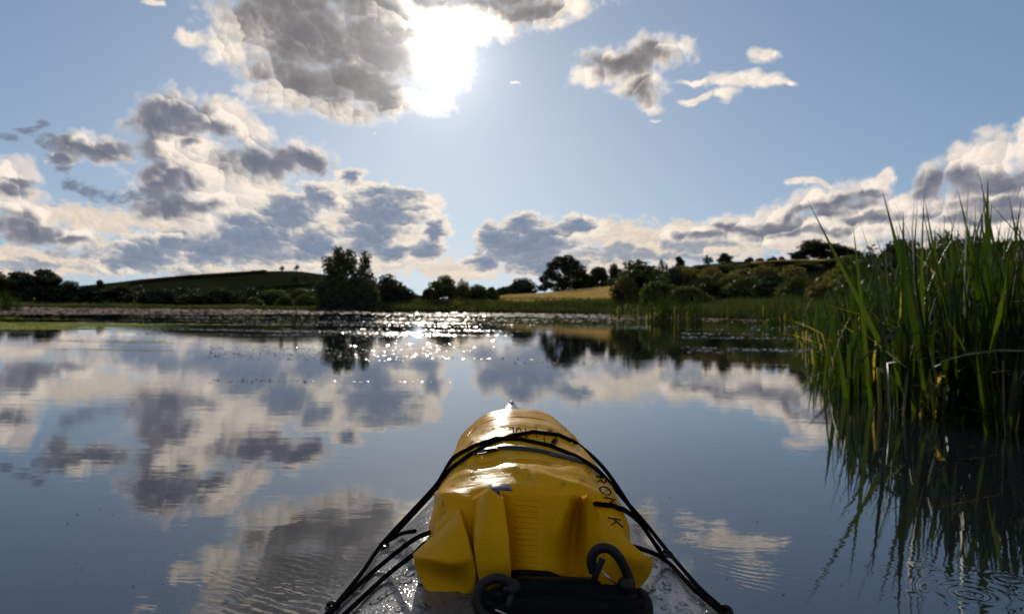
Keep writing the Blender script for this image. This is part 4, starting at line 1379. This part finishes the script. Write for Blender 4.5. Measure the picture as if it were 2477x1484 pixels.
# rolled and folded mouth: columns from left to right, each from the top lip down to the buckle
COLS = [
    [(997, 1337, 1.085), (997, 1341, 1.078), (998, 1347, 1.070), (1003, 1380, 1.076), (1033, 1441, 1.045)],
    [(1060, 1290, 1.065), (1052, 1318, 1.045), (1046, 1352, 1.024), (1058, 1392, 1.056), (1072, 1439, 1.036)],
    [(1104, 1238, 1.052), (1098, 1290, 1.022), (1092, 1366, 1.004), (1104, 1402, 1.044), (1112, 1438, 1.028)],
    [(1109, 1235, 1.050), (1131, 1295, 1.012), (1145, 1350, 1.002), (1155, 1394, 0.998), (1142, 1436, 1.018)],
    [(1131, 1212, 1.085), (1136, 1290, 1.062), (1147, 1350, 1.040), (1157, 1394, 1.016), (1160, 1434, 1.020)],
    [(1172, 1186, 1.035), (1146, 1280, 1.002), (1150, 1345, 0.990), (1159, 1402, 0.986), (1172, 1430, 1.006)],
    [(1181, 1177, 1.022), (1186, 1280, 0.984), (1190, 1340, 0.977), (1188, 1392, 0.976), (1190, 1426, 0.998)],
    [(1217, 1206, 1.008), (1229, 1290, 0.982), (1233, 1345, 0.977), (1236, 1398, 0.976), (1236, 1426, 0.998)],
    [(1209, 1187, 1.034), (1226, 1290, 1.020), (1230, 1345, 1.014), (1234, 1390, 1.004), (1238, 1426, 1.008)],
    [(1238, 1189, 1.026), (1252, 1290, 1.010), (1254, 1345, 1.002), (1256, 1392, 0.994), (1258, 1426, 1.0)],
    [(1319, 1196, 1.022), (1320, 1285, 1.004), (1320, 1340, 1.0), (1320, 1395, 0.992), (1320, 1426, 1.0)],
    [(1386, 1195, 1.000), (1352, 1276, 0.988), (1345, 1335, 1.0), (1350, 1395, 0.998), (1350, 1426, 1.0)],
    [(1404, 1203, 1.034), (1384, 1290, 1.042), (1380, 1340, 1.036), (1386, 1395, 1.016), (1386, 1426, 1.010)],
    [(1421, 1196, 1.000), (1423, 1270, 1.004), (1425, 1330, 1.002), (1428, 1392, 0.998), (1428, 1426, 1.003)],
    [(1450, 1249, 1.020), (1456, 1300, 1.006), (1462, 1345, 1.006), (1466, 1395, 1.010), (1466, 1428, 1.018)],
    [(1512, 1300, 1.030), (1510, 1330, 1.016), (1506, 1355, 1.012), (1501, 1395, 1.026), (1500, 1430, 1.030)],
    [(1566, 1352, 1.028), (1558, 1362, 1.022), (1546, 1374, 1.030), (1536, 1402, 1.044), (1526, 1432, 1.046)],
    [(1584, 1349, 1.070), (1580, 1372, 1.060), (1574, 1390, 1.058), (1561, 1408, 1.062), (1541, 1430, 1.062)]]
bm = bmesh.new()
grid = []
for ci, colp in enumerate(COLS):
    k_ = 1.35 if 2 <= ci <= 15 else 1.0        # depth of the folds
    vs = [bm.verts.new(at(x, y, 1.012 + (d - 1.012) * k_)) for x, y, d in colp]
    top = vs[0].co
    back = bm.verts.new(top + Vector((0, 0.030, -0.012)))
    back2 = bm.verts.new(top + Vector((0, 0.075, -0.040)))
    grid.append([back2, back] + vs)
cr_layer = bm.edges.layers.float.new('crease_edge')
for i in range(len(grid) - 1):
    for j in range(len(grid[0]) - 1):
        bm.faces.new((grid[i][j], grid[i + 1][j], grid[i + 1][j + 1], grid[i][j + 1]))
for i in range(len(grid)):
    for j in range(len(grid[0]) - 1):
        e = bm.edges.get((grid[i][j], grid[i][j + 1]))
        e[cr_layer] = {3: 1.0, 5: 0.9, 7: 1.0, 13: 0.9, 11: 0.35, 4: 0.9, 8: 0.8, 2: 0.25, 12: 0.3, 14: 0.4, 15: 0.5}.get(i, 0.0) if j > 1 else 0.0
for i in range(len(grid) - 1):
    e = bm.edges.get((grid[i][2], grid[i + 1][2]))
    e[cr_layer] = 1.0
    if i < 3:
        bm.edges.get((grid[i][4], grid[i + 1][4]))[cr_layer] = 0.7
bmesh.ops.recalc_face_normals(bm, faces=bm.faces)
me = bpy.data.meshes.new('roll_top')
bm.to_mesh(me); bm.free()
me.materials.append(YELLOW)
me.polygons.foreach_set('use_smooth', [True] * len(me.polygons))
roll = bag_part(link_mesh('roll_top', me))
so = roll.modifiers.new('thick', 'SOLIDIFY'); so.thickness = 0.0016; so.offset = 0
sb = roll.modifiers.new('smooth', 'SUBSURF'); sb.levels = 3; sb.render_levels = 3
ROLLT = bvh_of(roll)

# reinforcing ribs pressed into the middle panel
def on_roll(px, py, lift=0.0):
    d = ray(px, py)
    h = ROLLT.ray_cast(CAM, d)
    if h[0] is None: return None
    n_ = h[1] if h[1].dot(d) < 0 else -h[1]
    return h[0] + n_ * lift
for k in range(13):
    y_ = 1206 + k * 13.5
    pp_ = [on_roll(1246 + q * 11, y_ + q * 0.8, 0.0002) for q in range(6)]
    if all(pp_):
        bag_part(tube('rib', pp_, 0.0008, YELLOW, None, 6, 2))
# printed marks and zip sit on the body, so they follow its curve
m = Mat('black_print'); m.set(Base_Color=(0.010, 0.010, 0.010), Roughness=0.9, Specular_IOR_Level=0.05); INK = m.m
def stroke(segs, width):
    """flat print: polylines in view units laid onto the bag"""
    V, F = [], []
    for line in segs:
        P_ = []
        for a, b in zip(line, line[1:]):
            n = max(2, int(math.hypot(b[0] - a[0], b[1] - a[1]) / 2))
            P_ += [(a[0] + (b[0] - a[0]) * k / n, a[1] + (b[1] - a[1]) * k / n) for k in range(n)]
        P_.append(line[-1])
        prev = None
        for i, p in enumerate(P_):
            q0, q1 = P_[max(0, i - 1)], P_[min(len(P_) - 1, i + 1)]
            tx, ty = q1[0] - q0[0], q1[1] - q0[1]
            l_ = math.hypot(tx, ty) or 1
            nx_, ny_ = -ty / l_ * width / 2, tx / l_ * width / 2
            A, _ = on_bag(p[0] + nx_, p[1] + ny_, 0.0008)
            B, _ = on_bag(p[0] - nx_, p[1] - ny_, 0.0008)
            if A is None or B is None: prev = None; continue
            V += [A, B]
            if prev is not None:
                F.append((prev, prev + 1, len(V) - 1, len(V) - 2))
            prev = len(V) - 2
    return V, F
def print_mark(name, segs, width, label=None):
    V, F = stroke(segs, width)
    if F:
        o = bag_part(mesh(name, V, F, INK))
        if label: tag(o, label)
def circ(cx, cy, rx, ry, a0=0, a1=360, n=26):
    return [(cx + rx * math.cos(R(a0 + (a1 - a0) * k / n)), cy + ry * math.sin(R(a0 + (a1 - a0) * k / n))) for k in range(n + 1)]
# the volume, upside down as seen from the seat: 10L
print_mark('letter', [[(1229.5, 1034), (1242, 1034), (1242, 1060)]], 2.6)
print_mark('letter', [circ(1254.5, 1047, 6.2, 12.5)], 2.5)
print_mark('letter', [[(1271, 1035.5), (1271, 1059), (1277, 1055)]], 2.6)
print_mark('divider', [[(1296.5, 1033), (1298, 1059)]], 1.8)
print_mark('emblem', [circ(1331, 1061, 15, 15), [(1325, 1043), (1331, 1039.5), (1337, 1043), (1325, 1043)], circ(1331, 1061, 19, 17.5, 10, 75, 12), [(1333, 1070), (1338, 1063), (1345, 1059), (1346, 1064), (1341, 1070), (1333, 1073)]], 1.8)
print_mark('emblem', [[(1334, 1069), (1344, 1062)], [(1336, 1071), (1346, 1064)]], 4.0)
# the name down the right flank: R O M . K
GLY = {'R': [[(0, 0), (0, 1), (0.6, 1), (0.8, 0.78), (0.6, 0.5), (0, 0.5)], [(0.4, 0.5), (0.85, 0)]],
       'O': [[(0.5 + 0.5 * math.cos(R(k * 15)), 0.5 + 0.5 * math.sin(R(k * 15))) for k in range(25)]],
       'M': [[(0, 0), (0, 1), (0.5, 0.4), (1, 1), (1, 0)]],
       'K': [[(0, 0), (0, 1)], [(0.9, 1), (0.05, 0.42)], [(0.3, 0.6), (0.95, 0)]]}
for ch, ox, oy, wT, hU in (('R', 1441, 1152, 16, 22), ('O', 1448, 1175, 19, 26), ('M', 1460, 1203, 18, 30), ('K', 1470, 1252, 20, 32)):
    print_mark('letter', [[(ox + u * wT * 0.30 + v * hU, oy + u * wT + v * hU * 0.18) for u, v in ln] for ln in GLY[ch]], 3.0)

def bag_line(pts, rad, mat, name, lift=0.0, sides=8, sub=4, flat=1.0):
    P_ = []
    for p in pts:
        q, n_ = on_bag(p[0], p[1], lift)
        if q is not None: P_.append(q)
    return bag_part(tube(name, P_, rad, mat, None, sides, sub, flat=flat))
zip_pts = [(1168, 1096), (1200, 1088), (1240, 1086), (1285, 1090), (1330, 1099), (1370, 1109), (1395, 1116), (1411, 1122)]
m = Mat('coated_zip'); m.set(Base_Color=(0.016, 0.018, 0.024), Roughness=0.22); ZIP = m.m
bag_line(zip_pts, lambda t: 0.0048 * (1 - max(0, (t - 0.86) / 0.14)) + 0.0008, ZIP, 'zip', 0.001)
bag_line([(p[0], p[1] - 6.5) for p in zip_pts[1:6]], 0.0015, YELLOW, 'zip_welt', 0.0005)
bag_line([(1150, 1108), (1155, 1120), (1180, 1118), (1240, 1110), (1300, 1112), (1370, 1124), (1420, 1140), (1428, 1136)], 0.0008, YELLOW, 'seam', 0.0003, 6)
bag_line([(1128, 1058), (1150, 1034), (1190, 1016), (1250, 1008), (1310, 1014), (1360, 1032), (1400, 1062), (1412, 1080)], 0.0008, YELLOW, 'seam', 0.0003, 6)
q, n_ = on_bag(1190, 1092, 0.004)
rt = (at(1240, 1086, q.y) - at(1170, 1096, q.y)).normalized()
rotm = Matrix((rt, n_.cross(rt).normalized(), n_)).transposed()
sl = bag_part(box('zip_slider', q, (0.020, 0.011, 0.006), BLACK, None, rotm, 0.0015))
q2, n2_ = on_bag(1166, 1100, 0.004)
tube('zip_pull', [q2 + rt * a + n2_.cross(rt) * b for a, b in ((0.012, 0.002), (0.0, 0.0045), (-0.010, 0.004), (-0.014, 0.0), (-0.010, -0.004), (0.0, -0.0045), (0.012, -0.002))], 0.0012, BLACK, None, 6, 3).parent = sl
# air valve peeping over the fold
vq, vn = on_bag(1206, 1180, 0.0)
if vq is None: vq, vn = at(1206, 1182, 1.09), Vector((0, 0, 1))
vz = [vq + Vector((0, 0, 0))]
def disc_rings(c, n_, prof, k=20):
    u = n_.orthogonal().normalized(); w = n_.cross(u)
    return [[c + n_ * hh + (u * math.cos(2 * math.pi * i / k) + w * math.sin(2 * math.pi * i / k)) * r_ for i in range(k)] for r_, hh in prof]
vc = at(1208, 1180, 1.075)
bag_part(loft('air_valve', disc_rings(vc + Vector((0, 0, -0.004)), Vector((0, -0.25, 1)).normalized(), [(0.018, -0.012), (0.019, 0.0), (0.017, 0.004), (0.010, 0.006), (0.001, 0.0065)]), ZIP))
# closure strip and buckle under the folded mouth
def strip(name, pts, half, mat, thick=0.002):
    """flat webbing: each entry is (x, y, depth, half height in view units)"""
    V, F = [], []
    for k, (x, y, d, hh) in enumerate(pts):
        for s_, dd in ((-1, 0), (1, 0), (1, thick), (-1, thick)):
            V.append(at(x, y + s_ * hh, d + dd))
        if k:
            a = (k - 1) * 4
            for i in range(4):
                j = (i + 1) % 4
                F.append((a + i, a + j, a + 4 + j, a + 4 + i))
    F += [(3, 2, 1, 0), tuple(range(len(V) - 4, len(V)))]
    return mesh(name, V, F, mat)
bag_part(strip('closure_strip', [(1160, 1408, 1.002, 14), (1200, 1398, 0.996, 16), (1260, 1392, 0.988, 16), (1330, 1396, 0.988, 16), (1357, 1404, 0.990, 12), (1440, 1408, 0.992, 10)], 0, WEB))
bk = bag_part(box('buckle', at(1350, 1416, 0.966), (0.108, 0.016, 0.020), BLACK, None, None, 0.004))
for px, w_ in ((1315, 0.034), (1360, 0.016), (1390, 0.018)):
    box('buckle_slot', at(px, 1412, 0.957), (w_, 0.004, 0.009), BLACK, None, None, 0.0015).parent = bk

# ================================================================== carrying strap with two snap hooks, dumped before the bag
strap = empty('shoulder_strap', at(1340, 1470, 0.93))
tag(strap, 'black webbing carrying strap with snap hooks bundled in front of the bag', 'strap')
def strap_part(o, par=None):
    o.parent = par or strap
    if par is None:
        o.matrix_parent_inverse = Matrix.Translation(strap.location).inverted()
    return o
strap_part(strip('webbing', [(1150, 1462, 0.955, 22), (1200, 1440, 0.950, 22), (1260, 1430, 0.945, 24), (1330, 1432, 0.94, 24), (1400, 1436, 0.94, 24), (1470, 1436, 0.945, 24), (1530, 1440, 0.95, 22), (1556, 1448, 0.965, 20)], 0, WEB, 0.003))
strap_part(strip('webbing', [(1180, 1490, 0.925, 22), (1250, 1472, 0.92, 24), (1320, 1462, 0.915, 24), (1390, 1470, 0.915, 24), (1460, 1480, 0.92, 24), (1520, 1478, 0.925, 24), (1558, 1468, 0.94, 24)], 0, WEB, 0.003))
strap_part(strip('webbing', [(1160, 1520, 0.90, 26), (1280, 1512, 0.895, 28), (1400, 1515, 0.895, 28), (1500, 1512, 0.90, 28), (1562, 1500, 0.92, 26)], 0, WEB, 0.003))
strap_part(tube('webbing_loop', [at(1548, 1432, 0.965), at(1562, 1446, 0.955), at(1567, 1466, 0.945), at(1562, 1488, 0.935), at(1548, 1500, 0.93)], 0.010, WEB, None, 8, 4, flat=0.6))
strap_part(box('pad', at(1370, 1484, 0.945), (0.20, 0.040, 0.05), WEB, None, None, 0.012))
def hook(pts, gate, pins, hub, lab):
    h = strap_part(tube('snap_hook', [at(x, y, d) for x, y, d in pts], 0.0064, BLACK, None, 10, 5, flat=0.62, up=(0, 1, 0)))
    tag(h, lab)
    tube('gate', [at(*p) for p in gate], 0.0042, BLACK, None, 8, 3).parent = h
    for pn in pins:
        tube('pin', [at(*p) for p in pn], 0.0012, STEEL, None, 6, 2).parent = h
    loft('swivel', disc_rings(at(*hub), Vector((0.3, -0.6, 0.7)).normalized(), [(0.004, -0.014), (0.010, -0.010), (0.011, 0.0), (0.009, 0.006), (0.002, 0.009)], 14), BLACK).parent = h
hook([(1437, 1384, 0.945), (1431, 1360, 0.944), (1434, 1341, 0.943), (1446, 1328, 0.942), (1462, 1324, 0.942), (1480, 1330, 0.943), (1496, 1346, 0.944), (1509, 1368, 0.946), (1519, 1392, 0.948), (1524, 1412, 0.95)],
     [(1458, 1350, 0.938), (1450, 1368, 0.938), (1441, 1390, 0.940), (1434, 1408, 0.944)], [[(1457, 1381, 0.94), (1494, 1416, 0.945)], [(1461, 1386, 0.938), (1480, 1404, 0.94)]], (1516, 1412, 0.946), 'snap hook standing up on the right')
hook([(1236, 1412, 0.93), (1214, 1400, 0.928), (1190, 1400, 0.926), (1168, 1412, 0.924), (1156, 1434, 0.922), (1154, 1460, 0.92), (1166, 1484, 0.918), (1190, 1496, 0.918)],
     [(1236, 1412, 0.93), (1238, 1440, 0.926), (1228, 1470, 0.922)], [[(1198, 1474, 0.915), (1236, 1490, 0.915)]], (1240, 1420, 0.932), 'snap hook lying on the left')

# ================================================================== deck fittings and shock cord
def eyelet(px, py):
    c = on_deck(px, py, 0.0)
    root = tube('deck_eyelet', [c + Vector((-0.009, 0.007, -0.002)), c + Vector((-0.007, 0.003, 0.006)), c + Vector((0, -0.001, 0.009)), c + Vector((0.007, -0.005, 0.006)), c + Vector((0.009, -0.008, -0.002))], 0.0034, BLACK, kayak, 8, 4)
    loft('base_plate', disc_rings(c + Vector((0, 0, 0.001)), Vector((0, 0, 1)), [(0.012, 0.0), (0.012, 0.002), (0.009, 0.003), (0.002, 0.003)], 14), BLACK, None).parent = root
    return c
for px, py in ((930, 1324), (806, 1472), (1612, 1345), (1752, 1480)):
    eyelet(px, py)

def cord(entries, label, rad=0.0035):
    pts = []
    dense = [entries[0]]
    for a_, b_ in zip(entries, entries[1:]):           # follow every fold of the bag closely
        if a_[0] == b_[0] == 'b':
            n = max(1, int(math.hypot(b_[1] - a_[1], b_[2] - a_[2]) / 9))
            dense += [('b', a_[1] + (b_[1] - a_[1]) * k / n, a_[2] + (b_[2] - a_[2]) * k / n) for k in range(1, n)]
        dense.append(b_)
    for e in dense:
        if e[0] == 'h':
            pts.append(at(e[1], e[2], e[3]))
        elif e[0] == 'd': pts.append(on_deck(e[1], e[2], rad + (e[3] if len(e) > 3 else 0.003)))
        elif e[0] == 'b':
            q, _ = on_bag(e[1], e[2], rad * 0.9)
            if q is not None: pts.append(q)
        else:
            p_ = at(e[1], e[2], e[3])
            q, n_ = on_bag(e[1], e[2], rad * 0.9)
            if q is not None and (q - CAM).length < (p_ - CAM).length + rad:
                p_ = q
            pts.append(p_)
    base = pts[0].copy()
    o = tube('bungee_cord', [p - base for p in pts], rad, BUNGEE, None, 8, 5)
    o.location = base
    return tag(o, label, 'cord', 'black shock cords over the bag')
cord([('d', 790, 1500), ('d', 815, 1474), ('d', 878, 1395), ('d', 938, 1324, 0.010), ('w', 1045, 1184, 1.30), ('w', 1072, 1146, 1.30), ('w', 1096, 1114, 1.34), ('b', 1116, 1099), ('b', 1150, 1081), ('b', 1200, 1064), ('b', 1260, 1066), ('b', 1330, 1081), ('b', 1390, 1106), ('w', 1424, 1126, 1.36), ('w', 1455, 1152, 1.32), ('w', 1512, 1210, 1.30),
      ('w', 1560, 1264, 1.30), ('d', 1620, 1338, 0.008), ('d', 1690, 1419), ('d', 1750, 1486)], 'black shock cord crossing the bag just above its zip')
cord([('d', 944, 1324, 0.008), ('w', 1052, 1186, 1.27), ('w', 1088, 1142, 1.29), ('b', 1112, 1122), ('b', 1140, 1102), ('b', 1180, 1078), ('b', 1235, 1058), ('b', 1290, 1048), ('b', 1350, 1055), ('b', 1388, 1072), ('w', 1420, 1092, 1.42), ('w', 1446, 1116, 1.36), ('w', 1482, 1160, 1.33),
      ('w', 1556, 1274, 1.31), ('d', 1602, 1338, 0.006)], 'black shock cord running over the printed volume mark of the bag')
cord([('d', 800, 1496), ('d', 818, 1474), ('d', 854, 1439), ('d', 919, 1380), ('w', 988, 1313, 1.13), ('b', 1013, 1298), ('b', 1040, 1289), ('h', 1080, 1284, 1.13), ('h', 1140, 1280, 1.17), ('h', 1260, 1250, 1.17), ('h', 1400, 1236, 1.15), ('b', 1438, 1222), ('b', 1480, 1225), ('b', 1515, 1238), ('b', 1534, 1250), ('w', 1552, 1268, 1.20), ('d', 1600, 1340, 0.006)], 'black shock cord that passes behind the folded mouth of the bag')
cord([('d', 832, 1502), ('d', 850, 1484), ('d', 937, 1402), ('w', 998, 1342, 1.088), ('h', 1040, 1308, 1.10), ('h', 1120, 1300, 1.15), ('h', 1300, 1300, 1.15), ('h', 1480, 1312, 1.14), ('h', 1572, 1334, 1.12), ('d', 1616, 1371), ('d', 1671, 1430), ('d', 1732, 1484), ('d', 1748, 1502)], 'lowest black shock cord hugging the foot of the bag')
cord([('d', 935, 1326, 0.008), ('d', 956, 1313, 0.006), ('d', 975, 1299, 0.004), ('w', 1003, 1284, 1.24)], 'short black cord end looped from the left eyelet to the bag')

# ================================================================== water drops
m = Mat('water_drop')
tr_ = m.node('ShaderNodeBsdfTransparent')
gl_ = m.node('ShaderNodeBsdfGlossy')
gl_.inputs['Roughness'].default_value = 0.06
fr_ = m.node('ShaderNodeFresnel')
fr_.inputs[0].default_value = 1.33
mx_ = m.node('ShaderNodeMixShader')
m.l.new(fr_.outputs[0], mx_.inputs[0])
m.l.new(tr_.outputs[0], mx_.inputs[1])
m.l.new(gl_.outputs[0], mx_.inputs[2])
m.l.new(mx_.outputs[0], m.out.inputs['Surface'])
DROP = m.m
def drops_mesh(name, label, items):
    V, F = [], []
    for c, n_, r_, asp in items:
        u = n_.orthogonal().normalized()
        a = rr_.uniform(0, 6.28)
        u = (Matrix.Rotation(a, 3, n_) @ u); w = n_.cross(u)
        k = len(V)
        for (q, hh) in ((1.0, -0.15), (0.86, 0.22), (0.5, 0.42)):
            for i in range(8):
                t = 2 * math.pi * i / 8
                V.append(c + (u * math.cos(t) * asp + w * math.sin(t)) * r_ * q + n_ * hh * r_)
        V.append(c + n_ * 0.48 * r_)
        for ring in range(2):
            for i in range(8):
                j = (i + 1) % 8
                F.append((k + ring * 8 + i, k + ring * 8 + j, k + ring * 8 + 8 + j, k + ring * 8 + 8 + i))
        for i in range(8):
            F.append((k + 16 + i, k + 16 + (i + 1) % 8, k + 24))
        F.append(tuple(k + 7 - i for i in range(8)))
    o = mesh(name, V, F, DROP, None, True)
    return tag(o, label, kind='stuff')
it = []
while len(it) < 420:
    px, py = rr_.uniform(1000, 1570), rr_.uniform(985, 1330)
    d = ray(px, py)
    h = BAGT.ray_cast(CAM, d)
    if h[0] is None: continue
    if mnoise.noise((px * 0.012, py * 0.012, 1)) < -0.15: continue
    it.append((h[0], h[1] if h[1].dot(d) < 0 else -h[1], rr_.choice((0.0008, 0.001, 0.0013, 0.0018, 0.0026)) * rr_.uniform(0.7, 1.3), rr_.uniform(1.0, 1.7)))
drops_mesh('water_drops', 'small clear water drops clinging to the yellow bag', it)
it = []
while len(it) < 900:
    px, py = rr_.uniform(770, 1790), rr_.uniform(1240, 1500)
    d = ray(px, py)
    h = DECKT.ray_cast(CAM, d)
    if h[0] is None or h[0].z < 0.22: continue
    if BAGT.ray_cast(CAM, d)[0] is not None: continue
    big = rr_.random() < 0.14
    it.append((h[0], h[1] if h[1].dot(d) < 0 else -h[1], (rr_.uniform(0.0035, 0.007) if big else rr_.uniform(0.0006, 0.0022)), rr_.uniform(1.0, 2.0)))
drops_mesh('water_drops', 'spilt water drops beaded over the grey deck', it)

xy = []
while len(xy) < 90:
    w_ = on_water(rr_.uniform(0, 2477), rr_.uniform(960, 1480))
    if w_.x < 2.6 and abs(w_.x - kx(w_.y)) > 0.36:
        xy.append((w_.x, w_.y))
BITS = pad_mat('plant_litter', (0.02, 0.018, 0.012), (0.07, 0.06, 0.04), 0.8, 0.0)
float_mesh('floating_litter', 'tiny dark bits of litter scattered on the near water', xy, 0.0030, 0.1, BITS, 12, 0.002)
